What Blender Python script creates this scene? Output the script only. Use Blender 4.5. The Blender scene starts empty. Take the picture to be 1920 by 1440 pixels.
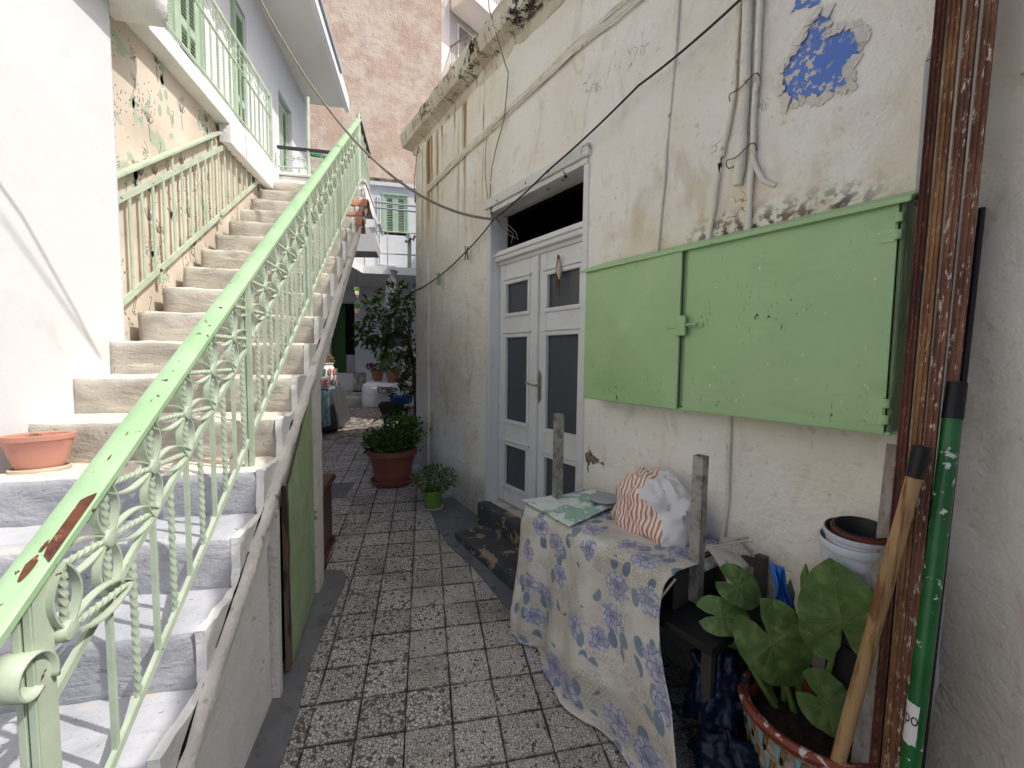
import bpy, bmesh, math, random
from mathutils import Vector, Matrix, noise
R=math.radians; rnd=random.Random(7)
sc=bpy.context.scene; COL=sc.collection
# ------------------------------------------------------------------ camera
cam_d=bpy.data.cameras.new('camera'); cam=bpy.data.objects.new('camera',cam_d); COL.objects.link(cam); sc.camera=cam
yaw,pitch,roll=R(11.75),R(3.77),R(.67)
fw=Vector((math.sin(yaw)*math.cos(pitch),math.cos(yaw)*math.cos(pitch),-math.sin(pitch)))
rt=Vector((math.cos(yaw),-math.sin(yaw),0)); up=rt.cross(fw)
r2=rt*math.cos(roll)+up*math.sin(roll); u2=-rt*math.sin(roll)+up*math.cos(roll)
m=Matrix((r2,u2,-fw)).transposed().to_4x4(); m.translation=(0,0,1.5625); cam.matrix_world=m
cam_d.sensor_width=36; cam_d.lens=36*790/1920; cam_d.clip_start=.02; cam_d.clip_end=400
# ------------------------------------------------------------------ world, sun, exposure
SUN_AZ=math.atan2(.899,-.438); SUN_EL=R(51.5)
w=bpy.data.worlds.new('World'); sc.world=w; w.use_nodes=True
nt=w.node_tree; bg=nt.nodes['Background']; sky=nt.nodes.new('ShaderNodeTexSky'); sky.sky_type='NISHITA'
sky.sun_disc=False; sky.sun_elevation=SUN_EL; sky.sun_rotation=SUN_AZ; sky.air_density=.55; sky.dust_density=3.5; sky.ozone_density=.3
nt.links.new(sky.outputs[0],bg.inputs[0]); bg.inputs[1].default_value=.15
sd=bpy.data.lights.new('sun','SUN'); sun=bpy.data.objects.new('sun',sd); COL.objects.link(sun)
sd.energy=3.1; sd.angle=R(.6); sd.color=(1,.96,.9)
to_sun=Vector((math.sin(SUN_AZ)*math.cos(SUN_EL),math.cos(SUN_AZ)*math.cos(SUN_EL),math.sin(SUN_EL)))
sun.rotation_euler=to_sun.to_track_quat('Z','Y').to_euler()
sc.view_settings.view_transform='Standard'; sc.view_settings.look='None'; sc.view_settings.exposure=.38; sc.view_settings.gamma=1
sc.cycles.max_bounces=7; sc.cycles.diffuse_bounces=4; sc.cycles.glossy_bounces=2; sc.cycles.transmission_bounces=2
# ------------------------------------------------------------------ materials
def srgb(r,g,b):
    f=lambda c:(c/255/12.92) if c<=10 else ((c/255+.055)/1.055)**2.4
    return (f(r),f(g),f(b),1)
class NT:
    def __init__(s,name):
        s.m=bpy.data.materials.new(name); s.m.use_nodes=True; s.t=s.m.node_tree; s.b=s.t.nodes['Principled BSDF']
        s.tc=s.n('ShaderNodeTexCoord'); s.co=s.tc.outputs['Object']
    def n(s,k,**kw):
        q=s.t.nodes.new(k)
        for a,v in kw.items(): setattr(q,a,v)
        return q
    def l(s,a,b): s.t.links.new(a,b)
    def val(s,sock,v):
        if isinstance(v,(int,float,tuple,list)): sock.default_value=v
        else: s.l(v,sock)
    def math(s,op,a,b=0,c=0,clamp=False):
        q=s.n('ShaderNodeMath',operation=op); q.use_clamp=clamp
        for i,v in enumerate((a,b,c)): s.val(q.inputs[i],v)
        return q.outputs[0]
    def mapped(s,scale=(1,1,1),off=(0,0,0),co=None):
        q=s.n('ShaderNodeMapping'); s.l(co or s.co,q.inputs[0]); q.inputs['Scale'].default_value=scale; q.inputs['Location'].default_value=off; return q.outputs[0]
    def noise(s,scale,detail=4,stretch=None,off=(0,0,0),dist=0,co=None,rough=.55):
        q=s.n('ShaderNodeTexNoise'); q.inputs['Scale'].default_value=scale; q.inputs['Detail'].default_value=min(detail,4); q.inputs['Distortion'].default_value=dist; q.inputs['Roughness'].default_value=rough
        c=co or s.co
        if stretch or off!=(0,0,0): c=s.mapped(stretch or (1,1,1),off,c)
        s.l(c,q.inputs['Vector']); return q.outputs[0]
    def vor(s,scale,feature='F1',rand=1,co=None,stretch=None,dim='3D'):
        q=s.n('ShaderNodeTexVoronoi',feature=feature,voronoi_dimensions=dim); q.inputs['Scale'].default_value=scale; q.inputs['Randomness'].default_value=rand
        c=co or s.co
        if stretch: c=s.mapped(stretch,co=c)
        s.l(c,q.inputs['Vector']); return q
    def ramp(s,v,lo,hi):
        q=s.n('ShaderNodeMapRange'); q.interpolation_type='SMOOTHSTEP'; s.val(q.inputs['Value'],v)
        q.inputs['From Min'].default_value=lo; q.inputs['From Max'].default_value=hi; return q.outputs[0]
    def mix(s,f,a,b):
        q=s.n('ShaderNodeMix',data_type='RGBA'); s.val(q.inputs['Factor'],f); s.val(q.inputs[6],a); s.val(q.inputs[7],b); return q.outputs[2]
    def xyz(s,co=None):
        q=s.n('ShaderNodeSeparateXYZ'); s.l(co or s.co,q.inputs[0]); return q.outputs
    def band(s,v,a,b,e):   # 1 between a and b with soft edge e
        return s.math('MULTIPLY',s.ramp(v,a-e,a+e),s.ramp(v,b+e,b-e))
    def done(s,col,rough=.8,bump=None,bs=.3,dist=.01,spec=.3,metal=0,**k):
        s.val(s.b.inputs['Base Color'],col); s.val(s.b.inputs['Roughness'],rough); s.b.inputs['Specular IOR Level'].default_value=spec; s.val(s.b.inputs['Metallic'],metal)
        for a,v in k.items(): s.b.inputs[a].default_value=v
        if bump is not None:
            q=s.n('ShaderNodeBump'); q.inputs['Strength'].default_value=bs; q.inputs['Distance'].default_value=dist; s.val(q.inputs['Height'],bump); s.l(q.outputs[0],s.b.inputs['Normal'])
        return s.m
def simple(name,c,rough=.7,var=.18,scale=12,bs=.15,dist=.004,bscale=60,c2=None,lo=.45,hi=.7,stretch=None,spec=.3,metal=0,**k):
    t=NT(name); c=srgb(*c); d=tuple(x*(1-var) for x in c[:3])+(1,)
    col=t.mix(t.ramp(t.noise(scale,5,stretch),.35,.65),d,c)
    if c2: col=t.mix(t.ramp(t.noise(scale*1.7,6,stretch,(3,1,7),.4),lo,hi),col,srgb(*c2))
    return t.done(col,rough,t.noise(bscale,4,stretch),bs,dist,spec,metal,**k)
MT={}
def house_plaster(name,base,warm,wet):
    t=NT(name); x,y,z=t.xyz()
    col=t.mix(t.ramp(t.noise(1.3,5),.38,.66),srgb(*base),srgb(*warm))
    col=t.mix(t.math('MULTIPLY',t.ramp(t.noise(5,8,(1,1,.45),dist=1.2),.52,.75),.5),col,srgb(196,181,152))
    col=t.mix(t.math('MULTIPLY',t.ramp(t.noise(26,6),.6,.72),.35),col,srgb(176,163,140))
    if wet:
        # rust runs below the cornice, mould on the cabinet top, grime along the foot of the wall
        run=t.math('MULTIPLY',t.ramp(t.noise(14,3,(1,1,.03)),.53,.62),t.math('MULTIPLY',t.band(x,-1.55,.05,.12),t.ramp(z,2.5,3.7)))
        col=t.mix(t.math('MULTIPLY',run,.9),col,srgb(150,118,66))
        mm=t.math('MULTIPLY',t.band(x,1.95,2.62,.12),t.band(z,2.0,2.19,.07))
        col=t.mix(t.math('MULTIPLY',t.ramp(t.noise(24,8),.44,.58),mm),col,srgb(40,36,33))
        ww=t.math('MULTIPLY',t.band(x,1.3,2.75,.2),t.band(z,2.0,2.45,.2))
        col=t.mix(t.math('MULTIPLY',ww,t.math('MULTIPLY',t.ramp(t.noise(6,5),.4,.7),.45)),col,srgb(212,186,148))
        gr=t.math('MULTIPLY',t.ramp(t.math('ADD',z,t.math('MULTIPLY',t.noise(4,5),.5)),.85,.35),.7)
        col=t.mix(gr,col,srgb(150,141,124))
        gm=t.math('MULTIPLY',t.ramp(t.noise(22,7,rough=.7),.5,.62),t.ramp(z,.5,.1)); col=t.mix(t.math('MULTIPLY',gm,.35),col,srgb(104,96,84))
    h=t.math('ADD',t.math('MULTIPLY',t.noise(7,5,dist=.5),1.0),t.math('MULTIPLY',t.noise(60,5),.28))
    ck=t.math('MULTIPLY',t.ramp(t.math('ABSOLUTE',t.math('SUBTRACT',t.noise(3.1,6,off=(2,8,1),rough=.65),.5)),.005,.0),t.ramp(t.noise(1.7,2,off=(4,4,4)),.59,.68))
    col=t.mix(t.math('MULTIPLY',ck,.5),col,srgb(96,86,72))
    return t.done(col,.9,t.math('SUBTRACT',h,t.math('MULTIPLY',ck,.6)),.75,.025,.2)
MT['plaster']=house_plaster('aged_whitewash',(245,240,229),(236,227,209),True)
MT['plaster2']=house_plaster('side_wall_whitewash',(240,234,222),(222,210,190),False)
def cornice_mat():
    t=NT('mouldy_cornice'); x,y,z=t.xyz()
    col=t.mix(t.ramp(t.noise(3,6),.35,.65),srgb(222,215,200),srgb(198,186,166))
    col=t.mix(t.math('MULTIPLY',t.ramp(t.math('ADD',t.noise(26,4,(1,1,.7),rough=.8),t.math('MULTIPLY',t.noise(4.5,2,(1,1,1.6)),.7)),.86,.98),t.math('MULTIPLY',t.ramp(x,-1.5,-.9),t.ramp(z,3.93,3.99))),col,srgb(42,38,34))
    col=t.mix(t.math('MULTIPLY',t.ramp(t.noise(20,5,(1,.1,.2)),.6,.66),.7),col,srgb(120,96,62))
    return t.done(col,.95,t.math('ADD',t.noise(10,6),t.math('MULTIPLY',t.noise(50,4),.4)),.7,.02,.15)
MT['cornice']=cornice_mat()
MT['lintel']=simple('mouldy_lintel',(224,222,214),.8,.1,8,.4,.006,40,(52,50,46),.6,.7)
MT['white_wall']=simple('fresh_whitewash',(217,219,222),.85,.03,1.6,.45,.01,7,(208,208,209),.6,.75)
MT['white_rough']=simple('rough_whitewash',(234,234,233),.9,.08,6,.6,.01,40,(190,186,180),.66,.76)
MT['old_white']=simple('cracked_white_paint',(222,219,213),.8,.1,9,.8,.012,55,(150,138,126),.63,.7)
def steps_mat(name,a,bb,cc):
    t=NT(name); col=t.mix(t.ramp(t.noise(4,7,dist=.6),.36,.64),srgb(*a),srgb(*bb))
    col=t.mix(t.ramp(t.noise(7,7,(.5,1.4,1.6),(3,3,3),.9),.6,.68),col,srgb(*cc))
    col=t.mix(t.math('MULTIPLY',t.ramp(t.noise(45,4),.64,.72),.5),col,srgb(90,86,80))
    return t.done(col,.85,t.math('ADD',t.noise(9,8,(.6,1,1.5),dist=.8),t.math('MULTIPLY',t.noise(70,4),.25)),.6,.022,.25)
MT['grey_paint']=steps_mat('grey_painted_concrete',(170,172,178),(152,155,162),(180,181,184))
MT['cement']=steps_mat('worn_cement',(188,183,172),(162,157,147),(204,198,186))
MT['tread_cream']=steps_mat('worn_cream_tread',(226,219,206),(212,204,190),(204,176,150))
MT['tread_grey']=steps_mat('worn_grey_tread',(186,188,194),(170,173,180),(204,188,168))
def paint(name,base,light,chip,thr,rough=.45,spec=.4,brush=None):
    t=NT(name); col=t.mix(t.ramp(t.noise(7,4),.35,.65),srgb(*base),srgb(*light))
    ch=t.ramp(t.noise(26,7,brush,(5,2,1),.3),thr,thr+.015)
    col=t.mix(ch,col,srgb(*chip))
    return t.done(col,t.math('MULTIPLY_ADD',ch,.4,rough),t.math('SUBTRACT',t.math('MULTIPLY',t.noise(45,4,brush),.5),ch),.3,.006,spec)
MT['rail_green']=paint('pale_green_iron_paint',(170,184,164),(186,199,178),(96,66,52),.69)
MT['hand_green']=paint('handrail_green_paint',(156,192,148),(170,202,162),(92,64,52),.68)
MT['cab_green']=paint('cabinet_green_paint',(146,178,124),(152,182,130),(84,92,68),.72,.4)
def cabgreen():
    t=NT('scratched_green_paint'); col=t.mix(t.ramp(t.noise(3,4),.3,.7),srgb(160,194,138),srgb(168,200,146))
    sc_=t.math('MULTIPLY',t.ramp(t.noise(75,3,(1,1,.35),dist=1.2),.645,.68),t.ramp(t.noise(3.4,3,off=(2,1,8)),.52,.64)); col=t.mix(sc_,col,srgb(72,84,58))
    col=t.mix(t.math('MULTIPLY',t.ramp(t.noise(9,4,(.3,1,1)),.55,.75),.35),col,srgb(138,174,114))
    return t.done(col,.42,t.math('SUBTRACT',t.math('MULTIPLY',t.noise(30,3),.5),sc_),.3,.006,.4)
MT['cab_green']=cabgreen()
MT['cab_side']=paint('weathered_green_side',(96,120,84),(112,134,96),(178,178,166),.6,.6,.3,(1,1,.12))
MT['shed_green']=paint('brushed_green_door',(166,186,150),(148,170,132),(104,94,74),.68,.6,.25,(1,.6,1))
MT['shutter_green']=simple('shutter_green_paint',(170,192,168),.5,.08,8,.1)
MT['door_green']=simple('dark_green_door',(62,104,54),.5,.1)
MT['door_white']=simple('white_door_paint',(226,226,224),.45,.05,5,.12,.003,30,(206,200,188),.62,.74)
MT['door_pane']=simple('grey_door_panel',(80,83,89),.35,.08,4,.03,spec=.5)
MT['black_step']=simple('peeling_black_step',(82,82,85),.7,.25,6,.5,.008,30,(164,142,118),.57,.61)
MT['cement_grey']=simple('grey_cement_band',(116,118,120),.85,.18,5,.4,.006,30,(92,92,92),.56,.7)
MT['mortar']=simple('dark_mortar',(38,34,31),.95,.3,9,.4,.006)
def terrazzo(name,scale,gap,cement,skip,chip_a,chip_b,stain):
    t=NT(name); oi=t.n('ShaderNodeObjectInfo'); mo=t.n('ShaderNodeVectorMath',operation='MULTIPLY_ADD'); cb=t.n('ShaderNodeCombineXYZ')
    for i in range(3): t.l(oi.outputs['Random'],cb.inputs[i])
    t.l(cb.outputs[0],mo.inputs[0]); mo.inputs[1].default_value=(37,53,11); t.l(t.co,mo.inputs[2]); co=mo.outputs[0]
    v1=t.vor(scale,'DISTANCE_TO_EDGE',co=co); v2=t.vor(scale,'F1',co=co); sx=t.n('ShaderNodeSeparateColor'); t.l(v2.outputs['Color'],sx.inputs[0])
    ed=t.math('ADD',v1.outputs['Distance'],t.math('MULTIPLY',t.math('SUBTRACT',t.noise(scale*2.2,2,co=co),.5),.06))
    chip=t.math('MULTIPLY',t.ramp(ed,gap-.02,gap+.03),t.math('GREATER_THAN',sx.outputs[0],skip))
    cc=t.mix(sx.outputs[1],srgb(*chip_a),srgb(*chip_b)); cc=t.mix(t.math('GREATER_THAN',sx.outputs[2],.965),cc,srgb(190,172,152))
    col=t.mix(chip,srgb(*cement),cc)
    gx=t.n('ShaderNodeNewGeometry'); st=t.ramp(t.noise(2.3,5,co=gx.outputs['Position']),.5,.72)
    col=t.mix(t.math('MULTIPLY',st,stain),col,srgb(86,72,58)); ex,ey,ez=t.xyz(); eg=t.ramp(t.math('MAXIMUM',t.math('ABSOLUTE',ex),t.math('ABSOLUTE',ey)),.086,.1); col=t.mix(t.math('MULTIPLY',eg,t.ramp(t.noise(14,4,co=gx.outputs['Position']),.35,.6)),col,srgb(92,82,72))
    hsv=t.n('ShaderNodeHueSaturation'); t.l(col,hsv.inputs['Color']); t.l(t.math('MULTIPLY_ADD',oi.outputs['Random'],.26,.82),hsv.inputs['Value'])
    return t.done(hsv.outputs[0],.5,chip,.08,.003,.35)
MT['tile_a']=terrazzo('coarse_terrazzo',66,.085,(100,97,93),.10,(218,215,208),(186,183,177),.4)
MT['tile_b']=terrazzo('dense_terrazzo',80,.06,(88,83,78),.02,(216,211,202),(184,178,169),.45)
def rust(name,base,a,bb,thr):
    t=NT(name); col=t.mix(t.ramp(t.noise(26,8,(1,1,.16),rough=.7),.36,.62),srgb(*base),srgb(*a)); col=t.mix(t.ramp(t.noise(75,4,(1,1,.3),(2,2,2),rough=.75),thr,thr+.07),col,srgb(*bb))
    return t.done(col,.85,t.noise(60,6),.5,.006,.25)
MT['rust_a']=rust('maroon_rust',(78,50,44),(106,66,52),(140,100,76),.58)
MT['rust_b']=rust('orange_rust',(112,74,54),(156,116,80),(190,166,134),.57)
MT['rust_c']=rust('rust_with_old_paint',(104,72,58),(138,98,76),(206,194,178),.57)
MT['rust_d']=rust('flaking_grey_plank',(168,160,150),(140,130,120),(92,60,46),.62)
MT['green_pole']=paint('green_pole_paint',(24,92,42),(36,108,52),(206,208,204),.635,.35,.5)
MT['wood']=simple('turned_wood',(182,146,102),.65,.35,22,.5,.004,80,(116,80,48),.5,.66,(1,1,.08))
MT['old_wood']=simple('weathered_wood',(120,104,88),.85,.35,9,.6,.006,40,(66,56,46),.5,.6,(1,1,.15))
MT['mahogany']=simple('mahogany_veneer',(84,38,34),.35,.25,4,.05,c2=(60,26,24),spec=.5)
MT['black']=simple('black_plastic',(30,30,31),.45,.2)
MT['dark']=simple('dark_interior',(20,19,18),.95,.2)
MT['steel']=simple('bare_steel',(172,170,164),.45,.15,14,.1,c2=(120,112,102),metal=.45)
MT['steel_dark']=simple('dark_steel_sheet',(70,66,60),.6,.25,6)
MT['inox']=simple('stainless_steel',(190,190,188),.22,.06,metal=1,bs=.02)
MT['brass']=simple('nickel_handle',(176,170,156),.35,.1,metal=.7)
MT['pipe_white']=simple('whitewashed_pipe',(236,229,214),.85,.1,12,.5,.005,50,(178,166,146),.6,.72)
MT['cable_dark']=simple('black_cable',(58,58,58),.6,.1)
MT['cable_grey']=simple('grey_cable',(136,128,114),.7,.15)
MT['conduit']=simple('grey_conduit',(168,170,172),.5,.06)
MT['blue_paint']=None
def blue():
    t=NT('old_blue_limewash'); col=t.mix(t.ramp(t.noise(46,6),.52,.57),srgb(108,138,204),srgb(216,207,190))
    col=t.mix(t.ramp(t.noise(7,3),.50,.40),col,srgb(104,134,204)); return t.done(col,.9,t.noise(60,5),.4,.004,.2)
MT['blue_paint']=blue()
MT['flake']=simple('plaster_flake',(226,219,206),.9,.08)
MT['chip']=simple('bare_render',(148,130,106),.95,.4,14,.8,.01,50,(60,52,44),.55,.62)
MT['terracotta']=simple('terracotta',(160,104,84),.75,.14,9,.15,c2=(180,130,108))
MT['terra_pl']=simple('terracotta_plastic',(196,140,124),.5,.08,6,.05)
MT['terra_dark']=simple('brown_plastic_pot',(140,84,66),.5,.12,6)
MT['saucer']=simple('cream_saucer',(208,196,174),.6,.1)
MT['soil']=simple('potting_soil',(52,40,32),.95,.5,30,.9,.02)
MT['cactus']=simple('cactus_skin',(86,108,62),.7,.3,30,c2=(190,180,120),lo=.6,hi=.7)
MT['pot_white']=simple('white_plastic_pot',(206,210,216),.45,.04)
MT['pot_black']=simple('black_plastic_pot',(48,48,50),.5,.15)
MT['pot_red']=simple('rusty_red_pot',(120,58,44),.55,.15)
MT['pot_green']=simple('lime_green_pot',(112,150,66),.4,.06)
MT['bag_blue']=simple('blue_plastic_film',(44,112,196),.3,.25,9,.4,.01,25,spec=.5)
MT['bag_navy']=simple('dark_blue_film',(15,28,50),.35,.3,9,.4,.01,25)
MT['bag_white']=simple('white_plastic_film',(226,224,222),.35,.06,8,.4,.01,25)
def stripes():
    t=NT('orange_striped_film'); q=t.n('ShaderNodeTexWave'); q.inputs['Scale'].default_value=27; q.inputs['Distortion'].default_value=3.5; q.inputs['Detail'].default_value=1.5; q.inputs['Detail Scale'].default_value=.35
    t.l(t.mapped((.5,.4,1)),q.inputs['Vector']); return t.done(t.mix(t.ramp(q.outputs[1],.45,.6),srgb(236,231,224),srgb(208,134,100)),.45,t.noise(20,3),.3,.01,.35)
MT['bag_stripe']=stripes()
def leaf(name,a,bb,rough=.45,tr=.25):
    t=NT(name); oi=t.n('ShaderNodeNewGeometry'); col=t.mix(oi.outputs['Random Per Island'],srgb(*a),srgb(*bb))
    t.done(col,rough,None,spec=.35); t.b.inputs['Subsurface Weight'].default_value=0
    tl=t.n('ShaderNodeBsdfTranslucent'); t.l(col,tl.inputs[0]); mx=t.n('ShaderNodeMixShader'); mx.inputs[0].default_value=tr
    out=t.t.nodes['Material Output']; t.l(t.b.outputs[0],mx.inputs[1]); t.l(tl.outputs[0],mx.inputs[2]); t.l(mx.outputs[0],out.inputs[0]); return t.m
MT['lemon_leaf']=leaf('lemon_leaf',(44,66,30),(74,98,44))
MT['mint_leaf']=leaf('mint_leaf',(54,86,34),(92,128,54))
MT['basil_leaf']=leaf('basil_leaf',(84,112,46),(120,146,70))
MT['dark_leaf']=leaf('oleander_leaf',(34,50,28),(60,78,42))
MT['succ_leaf']=leaf('succulent_leaf',(126,128,84),(168,112,92))
MT['taro']=simple('taro_leaf',(92,120,64),.36,.25,14,.12,c2=(116,138,76),spec=.4)
MT['taro_vein']=simple('taro_vein',(112,142,80),.45,.1)
MT['stem']=simple('green_stem',(112,136,70),.5,.2)
MT['bark']=simple('brown_bark',(96,78,60),.9,.3)
MT['mosaic_grout']=simple('mosaic_grout',(172,148,120),.9,.2,20,.6,.006,c2=(206,196,182))
MT['mosaic_blue']=simple('pale_blue_tile',(140,176,180),.3,.1)
MT['mosaic_brown']=simple('brown_tile',(150,118,78),.35,.2)
MT['mosaic_black']=simple('black_tile',(34,34,36),.2,.2,spec=.6)
MT['mosaic_pink']=simple('pink_tile',(206,128,130),.3,.1)
MT['mosaic_green']=simple('green_tile',(86,140,116),.3,.1)
MT['mosaic_white']=simple('white_tile',(226,222,216),.3,.05)
MT['red_rim']=simple('chipped_red_rim',(140,70,52),.6,.2,14,c2=(206,190,176),lo=.58,hi=.62)
MT['blue_cloth']=simple('faded_blue_cloth',(118,150,158),.9,.2,6,.2,c2=(70,98,112),lo=.5,hi=.6)
MT['grey_tarp']=simple('grey_tarpaulin',(66,67,70),.5,.12,5)
MT['pink_wall']=None
def pink():
    t=NT('rough_pink_render'); col=t.mix(t.ramp(t.noise(1.1,9,(1,1,1.1),rough=.68),.4,.62),srgb(212,187,167),srgb(229,212,194))
    col=t.mix(t.math('MULTIPLY',t.ramp(t.noise(9,6),.58,.7),.4),col,srgb(196,164,142)); return t.done(col,.95,t.math('ADD',t.noise(5,7),t.math('MULTIPLY',t.noise(22,4),.6)),.45,.05,.1)
MT['pink_wall']=pink()
MT['block_grey']=simple('grey_render',(200,198,200),.9,.05,1)
MT['block_white']=simple('white_render',(232,230,228),.85,.05,1)
MT['soffit']=simple('painted_soffit',(214,212,206),.9,.04,1.5)
MT['glass']=simple('window_glass',(120,126,134),.12,.1,spec=.6)
MT['netting']=simple('green_shade_net',(18,112,70),.8,.3,6)
MT['roof_tile']=simple('clay_roof_tile',(186,134,112),.85,.15,10,.3,c2=(166,112,92))
MT['wallpaper']=None
def wallpaper():
    t=NT('faded_printed_wall'); col=t.mix(t.ramp(t.noise(2.2,5),.36,.66),srgb(216,205,190),srgb(200,187,171))
    col=t.mix(t.math('MULTIPLY',t.ramp(t.noise(4.6,6,dist=.5,off=(1,5,2)),.6,.64),.75),col,srgb(160,178,158))
    col=t.mix(t.math('MULTIPLY',t.ramp(t.noise(3.1,5,(1,1,.3),(9,5,2)),.6,.74),.4),col,srgb(170,152,132))
    return t.done(col,.85,t.noise(5,4),.25,.02,.2)
MT['wallpaper']=wallpaper()
MT['ink']=simple('printed_ink',(120,116,110),.9,.2,20)
MT['ink_green']=simple('printed_green',(176,188,170),.9,.15,12)
def floral():
    t=NT('floral_oilcloth'); uv=t.tc.outputs['UV']
    ns=t.n('ShaderNodeTexNoise'); ns.inputs['Scale'].default_value=9; ns.inputs['Detail'].default_value=3; t.l(uv,ns.inputs['Vector'])
    wv=t.n('ShaderNodeVectorMath',operation='MULTIPLY_ADD'); t.l(ns.outputs['Color'],wv.inputs[0]); wv.inputs[1].default_value=(.03,.03,0); t.l(uv,wv.inputs[2]); c=wv.outputs[0]
    col=t.mix(t.ramp(t.noise(5,4,co=uv),.35,.66),srgb(216,211,200),srgb(196,189,175))
    # sketched buildings: thin brown lines in patches
    br=t.n('ShaderNodeTexBrick'); br.inputs['Scale'].default_value=27; br.inputs['Mortar Size'].default_value=.05; br.inputs['Brick Width'].default_value=.42; br.inputs['Row Height'].default_value=.5; br.inputs['Color1'].default_value=(0,0,0,1); br.inputs['Color2'].default_value=(0,0,0,1); br.inputs['Mortar'].default_value=(1,1,1,1); t.l(uv,br.inputs['Vector'])
    sk=t.math('MULTIPLY',br.outputs['Color'],t.ramp(t.math('MULTIPLY',t.noise(4.2,2,co=uv,off=(3,3,3)),t.math('MULTIPLY_ADD',t.noise(30,3,co=uv),.8,.6)),.50,.58))
    sk2=t.math('MULTIPLY',t.ramp(t.noise(55,5,co=uv,dist=2),.53,.6),t.ramp(t.noise(4.2,2,co=uv,off=(3,3,3)),.46,.56))
    col=t.mix(t.math('MULTIPLY',t.math('MAXIMUM',t.math('MULTIPLY',sk,.7),t.math('MULTIPLY',sk2,.8)),.6),col,srgb(142,130,104))
    # leaves
    v=t.vor(15,'F1',.9,co=c,stretch=(1,.62,1),dim='2D'); sx=t.n('ShaderNodeSeparateColor'); t.l(v.outputs['Color'],sx.inputs[0])
    near=t.vor(5.6,'F1',.8,co=c,dim='2D'); nx=t.n('ShaderNodeSeparateColor'); t.l(near.outputs['Color'],nx.inputs[0]); nd=near.outputs['Distance']
    lf=t.math('MULTIPLY',t.math('MULTIPLY',t.ramp(v.outputs['Distance'],.36,.3),t.math('GREATER_THAN',sx.outputs[0],.45)),t.math('MULTIPLY',t.ramp(nd,.66,.6),t.math('GREATER_THAN',nx.outputs[0],.15)))
    col=t.mix(t.math('MULTIPLY',lf,.85),col,t.mix(sx.outputs[1],srgb(88,112,136),srgb(120,142,156)))
    # roses
    rr=t.math('ADD',nd,t.math('MULTIPLY',t.math('SUBTRACT',t.noise(26,2,co=uv),.5),.3)); rad=t.math('MULTIPLY_ADD',nx.outputs[1],.14,.25)
    rose=t.math('MULTIPLY',t.ramp(t.math('SUBTRACT',rr,rad),.03,-.01),t.math('GREATER_THAN',nx.outputs[0],.15))
    pv=t.vor(36,'DISTANCE_TO_EDGE',1,co=c,dim='2D'); pc_=t.vor(36,'F1',1,co=c,dim='2D'); px_=t.n('ShaderNodeSeparateColor'); t.l(pc_.outputs['Color'],px_.inputs[0])
    rc=t.mix(px_.outputs[0],srgb(164,164,186),srgb(206,204,210)); rc=t.mix(t.ramp(pv.outputs['Distance'],.13,.01),rc,srgb(114,114,150)); rc=t.mix(t.math('MULTIPLY',t.ramp(nd,.2,.02),.7),rc,srgb(106,104,146))
    col=t.mix(t.math('MULTIPLY',rose,.92),col,rc)
    return t.done(col,.5,t.math('ADD',t.noise(9,4,co=uv,dist=1.5),t.math('MULTIPLY',t.noise(60,3,co=uv),.15)),.45,.015,.3)
MT['floral']=floral()
def mint_cloth():
    t=NT('white_green_oilcloth'); q=t.vor(16,'F1'); col=t.mix(t.ramp(t.noise(9,3),.52,.56),srgb(220,228,222),srgb(156,190,170)); col=t.mix(t.math('MULTIPLY',t.ramp(q.outputs['Distance'],.2,.14),.7),col,srgb(236,238,236))
    return t.done(col,.4,t.noise(20,3),.2,.005,.4)
MT['mint_cloth']=mint_cloth()
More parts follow.
